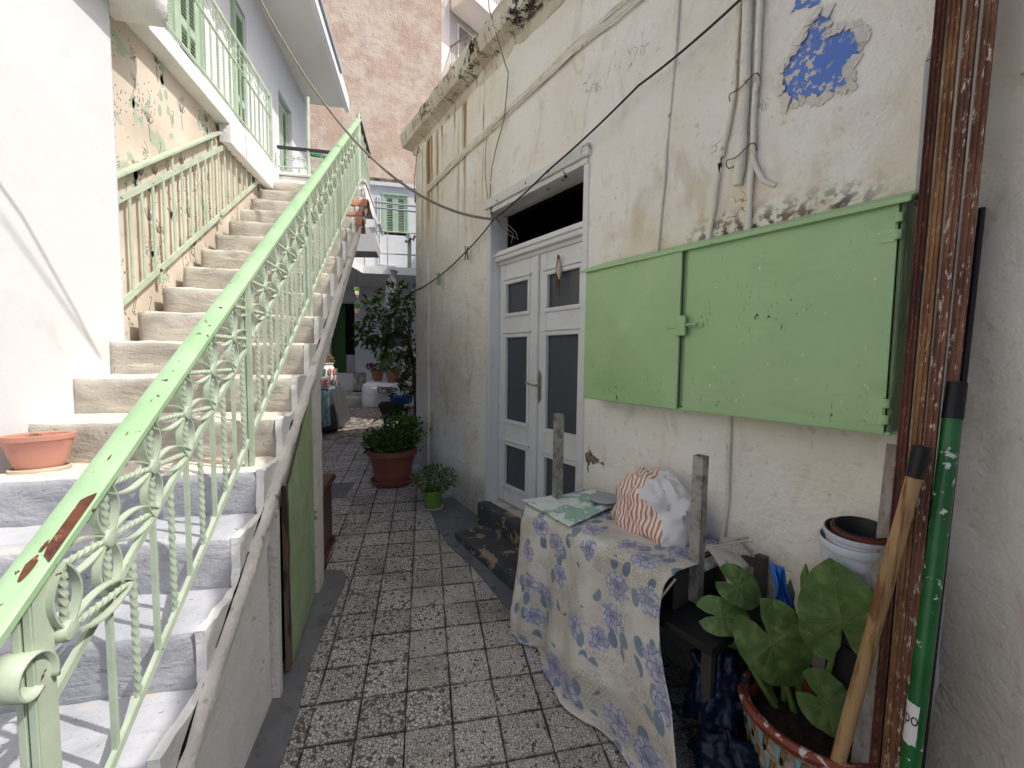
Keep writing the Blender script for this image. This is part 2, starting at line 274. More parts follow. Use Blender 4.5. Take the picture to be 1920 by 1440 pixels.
# ------------------------------------------------------------------ mesh helpers
OFF={}
class M:
    def __init__(s): s.v=[]; s.f=[]; s.mi=[]; s.uv=None
    def add(s,vs,fs,mi=0):
        k=len(s.v); s.v+=[tuple(p) for p in vs]; s.f+=[tuple(i+k for i in f) for f in fs]; s.mi+=[mi]*len(fs); return s
    def box(s,a,b,mi=0):
        (x0,y0,z0),(x1,y1,z1)=a,b
        return s.add([(x0,y0,z0),(x1,y0,z0),(x1,y1,z0),(x0,y1,z0),(x0,y0,z1),(x1,y0,z1),(x1,y1,z1),(x0,y1,z1)],[(0,3,2,1),(4,5,6,7),(0,1,5,4),(1,2,6,5),(2,3,7,6),(3,0,4,7)],mi)
    def rbox(s,a,b,res=.04,amp=.004,freq=9,rad=.01,mi=0):   # rough box: gridded faces, rounded edges, noise displaced
        a=Vector(a); b=Vector(b); d=b-a; n=[max(2,int(round(d[i]/res))) for i in range(3)]; idx={}; vs=[]; fs=[]
        def pt(i,j,k):
            q=(i,j,k)
            if q not in idx:
                p=Vector((a.x+d.x*i/n[0],a.y+d.y*j/n[1],a.z+d.z*k/n[2])); ext=[(i in(0,n[0])),(j in(0,n[1])),(k in(0,n[2]))]
                if sum(ext)>=2:
                    c=(a+b)/2
                    for e in range(3):
                        if ext[e]: p[e]+=(rad*.4 if p[e]<c[e] else -rad*.4)
                p+=noise.noise_vector(p*freq)*amp+noise.noise_vector(p*freq*3.1)*amp*.5
                idx[q]=len(vs); vs.append(p)
            return idx[q]
        for i in range(n[0]):
            for j in range(n[1]):
                fs.append((pt(i,j,0),pt(i,j+1,0),pt(i+1,j+1,0),pt(i+1,j,0))); fs.append((pt(i,j,n[2]),pt(i+1,j,n[2]),pt(i+1,j+1,n[2]),pt(i,j+1,n[2])))
            for k in range(n[2]):
                fs.append((pt(i,0,k),pt(i+1,0,k),pt(i+1,0,k+1),pt(i,0,k+1))); fs.append((pt(i,n[1],k),pt(i,n[1],k+1),pt(i+1,n[1],k+1),pt(i+1,n[1],k)))
        for j in range(n[1]):
            for k in range(n[2]):
                fs.append((pt(0,j,k),pt(0,j,k+1),pt(0,j+1,k+1),pt(0,j+1,k))); fs.append((pt(n[0],j,k),pt(n[0],j+1,k),pt(n[0],j+1,k+1),pt(n[0],j,k+1)))
        return s.add(vs,fs,mi)
    def sweep(s,path,prof,upv=(0,0,1),scale=None,twist=0,closed=False,caps=True,mi=0):
        P=[Vector(p) for p in path]; n=len(P); k=len(prof); vs=[]; fs=[]
        for i,p in enumerate(P):
            if closed: t=P[(i+1)%n]-P[i-1]
            else: t=P[min(i+1,n-1)]-P[max(i-1,0)]
            t.normalize(); u=Vector(upv)
            if abs(t.dot(u))>.98: u=Vector((1,0,0)) if abs(t.x)<.9 else Vector((0,1,0))
            a=t.cross(u).normalized(); bb=a.cross(t).normalized(); an=twist*i/max(1,n-1); c,sn=math.cos(an),math.sin(an); sc_=scale[i] if scale else 1
            for x,y in prof:
                xx,yy=x*c-y*sn,x*sn+y*c; vs.append(p+(a*xx+bb*yy)*sc_)
        for i in range(n if closed else n-1):
            for j in range(k):
                A=i*k+j; B=i*k+(j+1)%k; C=((i+1)%n)*k+(j+1)%k; D=((i+1)%n)*k+j; fs.append((A,B,C,D))
        if caps and not closed: fs.append(tuple(range(k))[::-1]); fs.append(tuple((n-1)*k+j for j in range(k)))
        return s.add(vs,fs,mi)
    def tube(s,path,r,n=8,scale=None,closed=False,mi=0):
        return s.sweep(path,[(r*math.cos(2*math.pi*i/n),r*math.sin(2*math.pi*i/n)) for i in range(n)],scale=scale,closed=closed,mi=mi)
    def bar(s,a,b,w,h=None,upv=(0,0,1),mi=0):
        h=h or w; return s.sweep([a,b],[(-w/2,-h/2),(w/2,-h/2),(w/2,h/2),(-w/2,h/2)],upv,mi=mi)
    def twistbar(s,a,b,w,pitch=.045,seg=8,mi=0):
        a=Vector(a); b=Vector(b); L=(b-a).length; n=max(6,int(L/pitch*seg)); h=w/2
        return s.sweep([a.lerp(b,i/n) for i in range(n+1)],[(-h,-h),(h,-h),(h,h),(-h,h)],twist=2*math.pi*L/pitch/2,mi=mi)
    def lathe(s,prof,c=(0,0,0),n=28,sx=1,sy=1,mi=0,axis=None):
        vs=[]; fs=[]; k=len(prof)
        for i in range(n):
            a=2*math.pi*i/n
            for r,z in prof: vs.append((c[0]+r*math.cos(a)*sx,c[1]+r*math.sin(a)*sy,c[2]+z))
        for i in range(n):
            for j in range(k-1): fs.append((i*k+j,((i+1)%n)*k+j,((i+1)%n)*k+j+1,i*k+j+1))
        return s.add(vs,fs,mi)
    def poly(s,pts,thick,axis,mi=0):   # extruded outline; pts 3D; axis = extrusion vector
        n=len(pts); ax=Vector(axis).normalized()*thick; A=[Vector(p) for p in pts]; B=[p+ax for p in A]
        fs=[tuple(range(n)),tuple(range(2*n-1,n-1,-1))]+[(i,i+n,(i+1)%n+n,(i+1)%n) for i in range(n)]
        return s.add(A+B,fs,mi)
    def grid(s,fn,nu,nv,mi=0,uvfn=None):
        k=len(s.v); s.v+=[tuple(fn(i/nu,j/nv)) for i in range(nu+1) for j in range(nv+1)]
        for i in range(nu):
            for j in range(nv):
                a=k+i*(nv+1)+j; s.f.append((a,a+nv+1,a+nv+2,a+1)); s.mi.append(mi)
        if uvfn: s.uv=[uvfn(i/nu,j/nv) for i in range(nu+1) for j in range(nv+1)]
        return s
    def build(s,name,mat,parent=None,smooth=None,bevel=0,off=None,fix=True):
        me=bpy.data.meshes.new(name); o=Vector(off) if off is not None else OFF.get(parent.name if parent else None,Vector())
        me.from_pydata([tuple(Vector(p)-o) for p in s.v],[],s.f); mats=mat if isinstance(mat,(list,tuple)) else [mat]
        for q in mats: me.materials.append(MT[q])
        for p,i in zip(me.polygons,s.mi): p.material_index=i
        if s.uv:
            ul=me.uv_layers.new(name='UVMap')
            for lp in me.loops: ul.data[lp.index].uv=s.uv[lp.vertex_index]
        elif fix or bevel:
            bm=bmesh.new(); bm.from_mesh(me)
            if fix: bmesh.ops.recalc_face_normals(bm,faces=bm.faces)
            if bevel: bmesh.ops.bevel(bm,geom=[e for e in bm.edges if len(e.link_faces)==2 and e.calc_face_angle(0)>.6],offset=bevel,segments=2,affect='EDGES',clamp_overlap=True)
            bm.to_mesh(me); bm.free()
        if smooth is not None:
            me.shade_smooth()
            if smooth<180: me.set_sharp_from_angle(angle=R(smooth))
        ob=bpy.data.objects.new(name,me); COL.objects.link(ob)
        if parent: ob.parent=parent; OFF[ob.name]=o
        elif off is not None: ob.location=off
        return ob
BW=Vector((.521,3.651,0)); RWA=math.atan2(-.92119,.38912); RWM=Matrix.Translation(BW)@Matrix.Rotation(RWA,4,'Z')
def W(u,o,z): return (u,-o,z)
def RW(u,o,z): return RWM@Vector((u,-o,z))
def tag(o,label,cat,group=None,kind=None):
    if label: o['label']=label
    if cat: o['category']=cat
    if group: o['group']=group
    if kind: o['kind']=kind
    return o
def thing(name,label,cat,loc=(0,0,0),group=None):
    o=bpy.data.objects.new(name,None); o.empty_display_size=.1; COL.objects.link(o); o.location=loc; OFF[o.name]=Vector(loc); return tag(o,label,cat,group)
def thingR(name,label,cat,u,o_,z,group=None):
    o=thing(name,label,cat,RW(u,o_,z),group); o.rotation_euler=(0,0,RWA); OFF[o.name]=Vector(W(u,o_,z)); return o
def soloR(mesh,name,mat,label,cat,base,group=None,**k):     # one-mesh thing in the right-wall frame
    ob=mesh.build(name,mat,None,off=W(*base),**k); ob.location=RW(*base); ob.rotation_euler=(0,0,RWA); return tag(ob,label,cat,group)
def solo(mesh,name,mat,label,cat,base,group=None,**k):
    return tag(mesh.build(name,mat,None,off=base,**k),label,cat,group)
def copypart(ob,parent,loc):
    c=ob.copy(); COL.objects.link(c); c.parent=parent; c.location=loc; OFF[c.name]=Vector(); return c
def leaves(m,c,rad,n,size,asp=.45,rg=rnd,shell=.35,droop=0,mi=0,fold=.25):
    for _ in range(n):
        while True:
            p=Vector((rg.uniform(-1,1),rg.uniform(-1,1),rg.uniform(-1,1)))
            if shell<p.length<1: break
        q=Vector((c[0]+p.x*rad[0],c[1]+p.y*rad[1],c[2]+p.z*rad[2]))
        d=(p.normalized()+Vector((rg.uniform(-.9,.9),rg.uniform(-.9,.9),rg.uniform(-.6,.9)-droop))).normalized()
        sd=d.cross(Vector((rg.uniform(-1,1),rg.uniform(-1,1),1))).normalized(); nn=sd.cross(d); L=size*rg.uniform(.65,1.25); wd=L*asp
        m.add([q,q+d*L*.4+sd*wd*.5+nn*L*fold*.3,q+d*L,q+d*L*.4-sd*wd*.5+nn*L*fold*.3,q+d*L*.45-nn*L*.03],[(0,4,1),(4,2,1),(0,3,4),(4,3,2)],mi)
    return m
def gz(y): return .068*(y-2.137)
# ================================================================== GROUND
SL=math.atan(.068)
g=M(); g.add([(-40,-20,gz(-20)-.03),(40,-20,gz(-20)-.03),(40,9.5,gz(9.5)-.03),(-40,9.5,gz(9.5)-.03),(40,90,gz(9.5)-.03),(-40,90,gz(9.5)-.03)],[(0,1,2,3),(3,2,4,5)])
floor=tag(g.build('ground','mortar'),None,None,kind='structure')
def wall_x(y): return .521-.4224*(y-3.651)
ta=M(); ta.box((-.0979,-.0979,-.02),(.0979,.0979,0))
ta=ta.build('tile','tile_a',floor,bevel=.002); tb=M().box((-.0979,-.0979,-.02),(.0979,.0979,0)).build('tile','tile_b',floor,bevel=.002)
cells=[]
for r in range(-6,42):
    for c in range(-14,9):
        x=.116+.2*c+.1; y=2.137+.2*r+.1
        if y>9.35 or x-.1>wall_x(y-.1)+.02 and y<5.2: continue
        if y<3.05 and x<-.72: continue
        if y>3 and x+.12<-.31*y-.15: continue
        if y>5.2 and x>.6: continue
        if y<1.15: continue
        cells.append((y,x,c))
cells.sort(); first={0:True,1:True}; far=M(); used=0
for y,x,c in cells:
    k=0 if (c<-1 or (c==-1 and (int(y*5)%3==0))) else 1
    if used<296:
        src=(ta,tb)[k]
        if first[k]: o=src; first[k]=False
        else: o=copypart(src,floor,(0,0,0))
        o.location=(x+rnd.uniform(-.001,.001),y,gz(y)+rnd.uniform(-.0015,.0015)); o.rotation_euler=(SL+rnd.uniform(-.004,.004),rnd.uniform(-.004,.004),rnd.uniform(-.006,.006)); used+=1
    else: far.add([(x-.0975,y-.0975,gz(y-.0975)),(x+.0975,y-.0975,gz(y-.0975)),(x+.0975,y+.0975,gz(y+.0975)),(x-.0975,y+.0975,gz(y+.0975))],[(0,1,2,3)])
tag(far.build('distant_tiles','tile_b',floor),None,None,kind='stuff')
# cement margins, laid 6 mm over the tiles
def sheet(name,pts,mat,h=.006):
    P=[Vector((x,y,gz(y)+h)) for x,y in pts]; mm=M().poly(P,-.03,(0,0,1)); return tag(mm.build(name,mat,smooth=30),None,None,kind='structure')
L=[(-.70,.6),(-.555,.6)]+[(-.555+.012*math.sin(i*1.7)+.02*(i>8),.9+i*.2) for i in range(10)]+[(-.515,2.85),(-.525,2.95),(-.56,3.02),(-.70,3.04)]
sheet('cement_margin',L,'cement_grey')
P=[(-.45,.33),(-.05,.43),(.25,.47),(.6,.46),(1.1,.50),(1.5,.5),(1.5,.0),(-.6,.0),(-.6,.2)]
sheet('cement_apron',[RW(u,o,0).to_2d() for u,o in P],'cement_grey')
mh=M().poly([(x,y,gz(y)+.004) for x,y in((-1.06,4.3),(-.78,4.33),(-.74,4.72),(-1.0,4.72))],-.01,(0,0,1))
solo(mh,'drain_cover','cement_grey','grey square drain cover set in the tiles behind the mahogany cabinet','drain cover',(-.9,4.5,gz(4.5)))
# ================================================================== RIGHT HOUSE
H=thingR('whitewashed_house','weathered whitewashed house with mouldy cornice on the right of the alley','house',0,0,0)
def wall_d(u,z,amp=.006): p=Vector((u,0,z)); return noise.noise(p*1.6)*amp*1.6+noise.noise(p*5)*amp+noise.noise(p*16)*amp*.35
def wallgrid(u0,u1,z0,z1,hole,res,amp):
    def cuts(a,b,ex):
        ks=sorted({a,b,*[e for e in ex if a<e<b]}); out=[]
        for p,q in zip(ks,ks[1:]):
            n=max(1,int((q-p)/res)); out+=[p+(q-p)*i/n for i in range(n)]
        return out+[b]
    us=cuts(u0,u1,hole[:2]); zs=cuts(z0,z1,hole[2:]); mm=M(); vs=[]; fs=[]
    for u in us:
        for z in zs:
            d=wall_d(u,z,amp)
            ed=min(abs(u-hole[0]),abs(u-hole[1])) if hole[2]-.01<=z<=hole[3]+.01 else 1
            ed=min(ed,min(abs(z-hole[2]),abs(z-hole[3])) if hole[0]-.01<=u<=hole[1]+.01 else 1); d*=min(1,ed*12)
            vs.append(W(u,d,z))
    nz=len(zs)
    for i in range(len(us)-1):
        for j in range(nz-1):
            uc=(us[i]+us[i+1])/2; zc=(zs[j]+zs[j+1])/2
            if hole[0]<uc<hole[1] and hole[2]<zc<hole[3]: continue
            a=i*nz+j; fs.append((a,a+nz,a+nz+1,a+1))
    return mm.add(vs,fs)
DU0,DU1,DZ0,DZ1=.075,1.195,.30,2.775
wm=wallgrid(-1.55,2.97,-.35,4.0,(DU0,DU1,DZ0,DZ1),.045,.006)
D=.17   # reveal and body
wm.add([W(DU0,0,DZ0),W(DU0,-D,DZ0),W(DU0,-D,DZ1),W(DU0,0,DZ1),W(DU1,0,DZ0),W(DU1,-D,DZ0),W(DU1,-D,DZ1),W(DU1,0,DZ1)],[(0,1,2,3),(4,7,6,5),(3,2,6,7),(0,4,5,1)])
wm.build('wall','plaster',H,smooth=40,fix=False)
M().box(W(-1.55,-.02,-.4),W(-1.25,-4,4.0)).build('end_wall','plaster',H)
M().box(W(-1.6,.0,4.0),W(4.9,-4,4.18)).build('roof','cement_grey',H)
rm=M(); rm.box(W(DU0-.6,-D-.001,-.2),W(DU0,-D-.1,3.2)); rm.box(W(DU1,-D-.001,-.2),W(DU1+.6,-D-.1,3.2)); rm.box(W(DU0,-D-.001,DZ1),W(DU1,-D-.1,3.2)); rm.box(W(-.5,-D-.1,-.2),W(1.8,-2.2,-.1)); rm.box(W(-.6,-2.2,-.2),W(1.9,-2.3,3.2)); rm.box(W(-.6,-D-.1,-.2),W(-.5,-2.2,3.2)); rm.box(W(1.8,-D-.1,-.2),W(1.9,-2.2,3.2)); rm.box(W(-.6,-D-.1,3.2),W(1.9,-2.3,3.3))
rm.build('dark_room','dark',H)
# corner pilaster and plinth
pm=M().rbox(W(-1.56,.022,.25),W(-1.20,-.03,3.86),.06,.005,5,.02); pm.v=[p for p in pm.v]; pm.build('corner_pilaster','plaster',H,smooth=50)
pl=M(); pl.grid(lambda s,t:W(-1.6+1.62*s,(.10-.085*s)*(1-t)**1.6+.004+.012*noise.noise(Vector((s*9,t*5,2))),.02+.36*t*(1-.35*s)),40,8); pl.build('plinth','plaster',H,smooth=60,fix=False)
# cornice: cove, fascia, rounded top with broken edge
def cprof(u):
    a=.006*noise.noise(Vector((u*7,3,1))); e=.02*noise.noise(Vector((u*5,9,1)))
    up=.07*max(0,min(1,(u+1.6)/1.7))
    return [(0.0,3.87),(.012,3.905+up),(.06+a,3.915+up),(.125+a,3.92+up),(.133+a,3.93+up),(.15+a,4.0+up),(.15+a,4.06+up+e),(.125+a,4.10+up+e),(.05,4.13+up+e),(-.3,4.19+up),(-.3,3.9)]
us=[-1.66+i*.05 for i in range(133)]; cm=M(); vs=[W(u,o,z+.012*noise.noise(Vector((u*11,o*20,z*9)))) for u in us for o,z in cprof(u)]; k=11
cm.add(vs,[(i*k+j,(i+1)*k+j,(i+1)*k+j+1,i*k+j+1) for i in range(len(us)-1) for j in range(k-1)]+[tuple(range(k))])
cm.build('cornice','cornice',H,smooth=35,fix=True)
# door surround: jambs, head moulding, lintel
jm=M(); jm.box(W(.02,.012,.28),W(.085,-.16,2.76)); jm.box(W(DU1-.02,.008,.28),W(DU1+.035,-.16,2.76)); jm.build('door_jamb','door_white',H,bevel=.006)
lm=M().rbox(W(.0,.035,2.79),W(1.24,-.06,2.87),.03,.004,14,.012); lm.rbox(W(.03,.018,2.75),W(1.22,-.165,2.79),.03,.003,14,.008); lm.build('lintel','lintel',H,smooth=40)
tm=M()
for (o,a,b_) in ((-.03,2.355,2.39),(-.015,2.39,2.41),(-.045,2.41,2.44),(-.07,2.325,2.355)): tm.box(W(.087,o,a),W(1.174,-.14,b_))
tm.build('transom_bar','door_white',H,bevel=.004)
def door_leaf(u0,u1):
    o=-.085; st=M(); t=.045
    p0,p1=u0+.09,u1-.10+.02*(u0>.5)
    zs=[(.45,.83),(1.01,1.735),(1.90,2.175)]
    st.box(W(u0,o,.31),W(p0,o-t,2.325)); st.box(W(p1,o,.31),W(u1,o-t,2.325))
    zz=[.31]+[q for a in zs for q in a]+[2.325]
    for a,b_ in zip(zz[::2],zz[1::2]): st.box(W(p0,o-.001,a),W(p1,o-t,b_))
    lf=st.build('door_leaf','door_white',H,bevel=.004)
    for a,b_ in zs:
        M().box(W(p0-.005,o-.022,a-.005),W(p1+.005,o-.03,b_+.005)).build('panel','door_pane',lf)
        fr=M(); w_=.018
        for q in ((p0-.012,a-.012,p1+.012,a+w_),(p0-.012,b_-w_,p1+.012,b_+.012)): fr.box(W(q[0],o+.012,q[1]),W(q[2],o-.02,q[3]))
        fr.box(W(p0-.012,o+.011,a+w_),W(p0+w_,o-.02,b_-w_)); fr.box(W(p1-w_,o+.011,a+w_),W(p1+.012,o-.02,b_-w_))
        fr.box(W(p0-.03,o+.018,b_+.015),W(p1+.03,o-.001,b_+.032)); fr.build('moulding','door_white',lf,bevel=.004)
    return lf
la=door_leaf(.09,.615); lb=door_leaf(.63,1.172)
M().box(W(.602,-.065,.31),W(.642,-.085,2.32)).build('meeting_strip','door_white',lb,bevel=.006)
hm=M(); hm.poly([W(.66+x,-.083,1.335+z) for x,z in((-.019,-.09),(0,-.125),(.019,-.09),(.019,.09),(0,.125),(-.019,.09))],.006,(0,-1,0)); hm.tube([W(.66,-.085,1.345),W(.66,-.035,1.345),W(.645,-.03,1.347),W(.555,-.028,1.36)],.009,8); hm.tube([W(.66,-.08,1.27),W(.66,-.074,1.27)],.009,8); hm.build('handle','brass',lb,smooth=40)
sm=M().rbox(W(.03,.10,.07),W(1.28,-.12,.295),.05,.004,8,.02); sm.build('threshold','black_step',H,smooth=40)
pf=M().rbox(W(.14,.38,-.05),W(1.75,.0,.13),.05,.006,7,.02)
soloR(pf,'door_step','black_step','low black doorstep slab with peeling paint before the white double door','doorstep',(.9,.2,.0),smooth=40)
# painted pipes and cables fixed to the wall
def wob(pts,n=6,a=.006,seed=0):
    P=[Vector(p) for p in pts]; out=[]
    for i in range(len(P)-1):
        for j in range(n):
            q=P[i].lerp(P[i+1],j/n); s=Vector((noise.noise(q*6+Vector((seed,0,0))),noise.noise(q*6+Vector((0,seed,3)))*.4,noise.noise(q*6+Vector((7,seed,0)))))*a; out.append(q+s)
    return out+[P[-1]]
def pipe(name,pts,r,mat='pipe_white',a=.006,n=8,seed=0,sc_=True,par=H):
    r*=.86; p=wob([W(*q) for q in pts],n,a,seed); rg=random.Random(seed); s=[1+(rg.uniform(-.12,.16) if sc_ else 0) for _ in p]
    return M().tube(p,r,8,s).build(name,mat,par,smooth=60)
pipe('wall_cable',[(1.83,.008,3.95),(1.82,.008,3.3),(1.79,.008,2.8),(1.74,.008,2.12)],.009,seed=3)
pipe('wall_cable',[(2.13,.014,3.95),(2.125,.014,3.1),(2.12,.012,2.72),(2.06,.012,2.4),(2.02,.008,2.08)],.013,seed=5)
pipe('wall_pipe',[(2.165,.02,3.95),(2.165,.022,3.0),(2.17,.02,2.55),(2.155,.018,2.32)],.024,seed=6)
pipe('wall_cable',[(2.205,.022,3.95),(2.215,.02,3.0),(2.21,.016,2.5),(2.205,.014,2.09)],.014,seed=8)
pipe('wall_cable',[(2.213,.02,2.42),(2.235,.016,2.36),(2.26,.014,2.31),(2.305,.004,2.275)],.012,seed=9)
pipe('wall_cable',[(2.165,.014,1.34),(2.17,.014,.9),(2.14,.012,.5),(2.13,.012,.1)],.012,seed=11)
for sd_,z in ((1,2.72),(2,2.44)):
    p=[W(2.165+.062*math.cos(a),.02+.034*math.sin(a),z+.012*math.sin(3*a)+.02*math.cos(a)) for a in [i*.35 for i in range(36)]]
    M().tube(p,.0022,5).build('tie_wire','rust_a',H)
for i in range(5):
    s=i*.015; pipe('bundled_cable',[(-1.57,.02,3.315+s),(-1.2,.015,3.325+s),(-.63,.02,3.365+s*.9),(.29,.02,3.425+s+.012*math.sin(i)),(1.08,.02,3.47+s),(1.6,.02,3.45+s*1.2),(2.9,.02,3.47+s)],.007+.003*(i%2),a=.012,seed=20+i)
# peeled paint: blue patch, flakes, chipped render
def ragged(pts,seed,a=.008,n=7):
    out=[]; rg=random.Random(seed)
    for (x0,y0),(x1,y1) in zip(pts,pts[1:]+pts[:1]):
        for j in range(n): t=j/n; out.append((x0+(x1-x0)*t+rg.uniform(-a,a),y0+(y1-y0)*t+rg.uniform(-a,a)))
    return out
bp=[(2.335,2.575),(2.325,2.62),(2.305,2.66),(2.312,2.735),(2.345,2.765),(2.365,2.80),(2.395,2.85),(2.425,2.872),(2.46,2.845),(2.462,2.77),(2.50,2.775),(2.548,2.755),(2.555,2.71),(2.575,2.69),(2.545,2.64),(2.525,2.61),(2.545,2.55),(2.485,2.555),(2.44,2.55),(2.40,2.575)]
rg=ragged(bp,4,.006,5)
def patch(name,rg,o,mat,th=.004): return M().poly([W(u,wall_d(u,z)+.004+o,z) for u,z in rg],th,(0,1,0)).build(name,mat,H)
patch('peeled_blue_patch',rg,0,'blue_paint',.02)
patch('peeled_blue_patch',ragged([(2.33,2.93),(2.42,2.905),(2.44,2.96),(2.36,3.0)],5,.006,4),0,'blue_paint',.02)
fm=M(); c=(2.44,2.69)
for (u,z) in rg[::1]:
    if rnd.random()<.75:
        a=math.atan2(z-c[1],u-c[0])+rnd.uniform(-.4,.4); q=rnd.uniform(.012,.034); n_=[]
        for k_ in range(5): b_=a+k_*2*math.pi/5+rnd.uniform(-.4,.4); n_.append((u+.006*math.cos(a)+q*rnd.uniform(.5,1)*math.cos(b_)*.8,z+.006*math.sin(a)+q*rnd.uniform(.5,1)*math.sin(b_)))
        lift=[wall_d(x,y)+.006+(.008 if (x-c[0])**2+(y-c[1])**2<(u-c[0])**2+(z-c[1])**2 else 0) for x,y in n_]
        fm.add([W(x,l,y) for (x,y),l in zip(n_,lift)]+[W(x,l-.004,y) for (x,y),l in zip(n_,lift)],[(0,1,2,3,4),(9,8,7,6,5)]+[(i,i+5,(i+1)%5+5,(i+1)%5) for i in range(5)])
tag(fm.build('plaster_flakes','flake',H),None,None,kind='stuff')
patch('chipped_render',ragged([(1.25,.93),(1.27,1.0),(1.295,.96),(1.34,.935),(1.40,.91),(1.33,.90),(1.29,.90),(1.27,.84)],8,.012,5),.0,'chip',.015)
# rusted iron hook and red wire at the corner
pipe('red_wire',[(-1.52,.03,3.3),(-1.50,.05,3.55),(-1.44,.05,3.73),(-1.38,.05,3.85),(-1.34,.05,3.80),(-1.42,.06,3.76)],.005,'terra_dark',.012,6,2)
pipe('hanging_wire',[(.28,.17,4.35),(.30,.17,4.15),(.38,.05,3.7),(.31,.03,3.42),(.12,.03,3.1),(.08,.02,2.85),(.13,.03,2.68)],.005,'cable_grey',.012,8,4,False)
pipe('hanging_wire',[(.02,.02,3.38),(.0,.02,3.1),(.06,.02,2.85),(.14,.02,2.70)],.004,'cable_grey',.01,8,5,False)
for sd_,(uu,zz) in enumerate(((.32,2.52),(.26,2.49),(.36,2.50))): pipe('door_wire',[(.17,.015,2.69),(.16+.05*sd_,-.05,2.63),(.22+.05*sd_,-.09,2.56),(uu-.03,-.10,zz)],.004,'cable_grey',.012,8,30+sd_,False)
# ================================================================== SIDE WALL (near right)
S=thing('side_wall','stained plaster wall at the right edge, beside the leaning rusty beams','wall',(1.68,0,-.1))
def sw(s,t):
    y=1.2-3.2*s; z=-.2+4.0*t; p=Vector((y*1.3,z,5)); return (1.64+.004*noise.noise(p*1.5)+.003*noise.noise(p*6)+.001*noise.noise(p*19),y,z)
sm=M().grid(sw,70,90); sm.build('plaster_face','plaster2',S,smooth=60,fix=False)
M().box((1.66,-2,-.2),(2.1,1.15,3.78)).build('core','plaster2',S)
rb=wob([(1.635,.90,2.35),(1.63,.83,2.5),(1.63,.77,2.72),(1.63,.73,3.2)],8,.012,3); M().tube(rb,.022,8).build('plastered_pipe','plaster2',S,smooth=60)
# ================================================================== GREEN WALL CABINET
C=thingR('wall_cabinet','green painted metal wall cabinet with two doors and slanted lid','cabinet',2.06,0,1.32)
u0,u1,z0,z1,d=1.365,2.752,1.322,2.06,.15
bm_=M(); bm_.box(W(u0,.0,z0),W(u1,d,z0+.012)); bm_.box(W(u0,0,z0+.012),W(u0+.012,d-.001,z1)); bm_.box(W(u0+.012,.012,z0+.013),W(u1-.012,.02,z1)); bm_.box(W(1.985,.02,z0+.013),W(2.06,d-.012,z1)); bm_.build('body','cab_green',C,bevel=.003)
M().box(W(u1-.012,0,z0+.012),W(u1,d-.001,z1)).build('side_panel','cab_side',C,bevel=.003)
lid=M(); lid.poly([W(u0-.025,-.0,2.125),W(u0-.025,d+.022,2.062),W(u0-.025,d+.026,2.045),W(u0-.025,d+.02,2.045),W(u0-.025,d+.01,2.056),W(u0-.025,0,2.117)],u1-u0+.04,(1,0,0)); lid.build('lid','cab_green',C,bevel=.002)
def emb(a,b_,o,ajar=0):
    n=24; mm=M()
    def f(s,t):
        h=.032*(1-max(abs(2*s-1),abs(2*t-1))); q=0
        return W(a+(b_-a)*s,o+h+q+ajar*s,z0+.006+(z1-z0-.012)*t)
    mm.grid(f,n,n); 
    k=len(mm.v); mm.add([W(a,o-.012,z0+.006),W(b_,o-.012+ajar,z0+.006),W(b_,o-.012+ajar,z1-.006),W(a,o-.012,z1-.006),W(a,o,z0+.006),W(b_,o+ajar,z0+.006),W(b_,o+ajar,z1-.006),W(a,o,z1-.006)],[(0,1,2,3),(0,4,5,1),(1,5,6,2),(2,6,7,3),(3,7,4,0)])
    return mm.build('cabinet_door','cab_green',C,smooth=2.5,fix=False)
emb(u0+.006,1.995,d+.004,.014); emb(2.02,u1-.016,d+.004)
lt=M(); lt.box(W(1.93,d+.018,1.70),W(1.995,d+.026,1.72)); lt.box(W(1.985,d+.02,1.665),W(2.035,d+.036,1.755)); lt.box(W(2.035,d+.006,1.70),W(2.11,d+.018,1.722)); lt.tube([W(2.0,d+.03,1.712),W(2.09,d+.03,1.712)],.006,6); lt.build('latch','cab_green',C,bevel=.002)
for z in (1.40,1.98):
    hg=M(); hg.tube([W(u1-.012,d+.008,z-.04),W(u1-.012,d+.008,z-.012)],.009,8); hg.tube([W(u1-.012,d+.008,z+.012),W(u1-.012,d+.008,z+.04)],.009,8); hg.box(W(u1-.06,d+.001,z-.045),W(u1-.02,d+.009,z+.045)); hg.build('hinge','cab_green',C)
sp=M()
for _ in range(34):
    u=rnd.triangular(2.05,2.73,2.71); z=rnd.uniform(1.38,2.0); r_=rnd.triangular(.0012,.006,.002); a=rnd.uniform(.8,1.6)
    sp.poly([W(u+r_*math.cos(k*1.047)*.7,d+.0065+.032*(1-max(abs(2*(u-2.02)/.716-1),abs(2*(z-1.328)/.726-1))),z+a*r_*math.sin(k*1.047)) for k in range(6)],.003,(0,1,0))
tag(sp.build('paint_splashes','mosaic_white',C),None,None,kind='stuff')
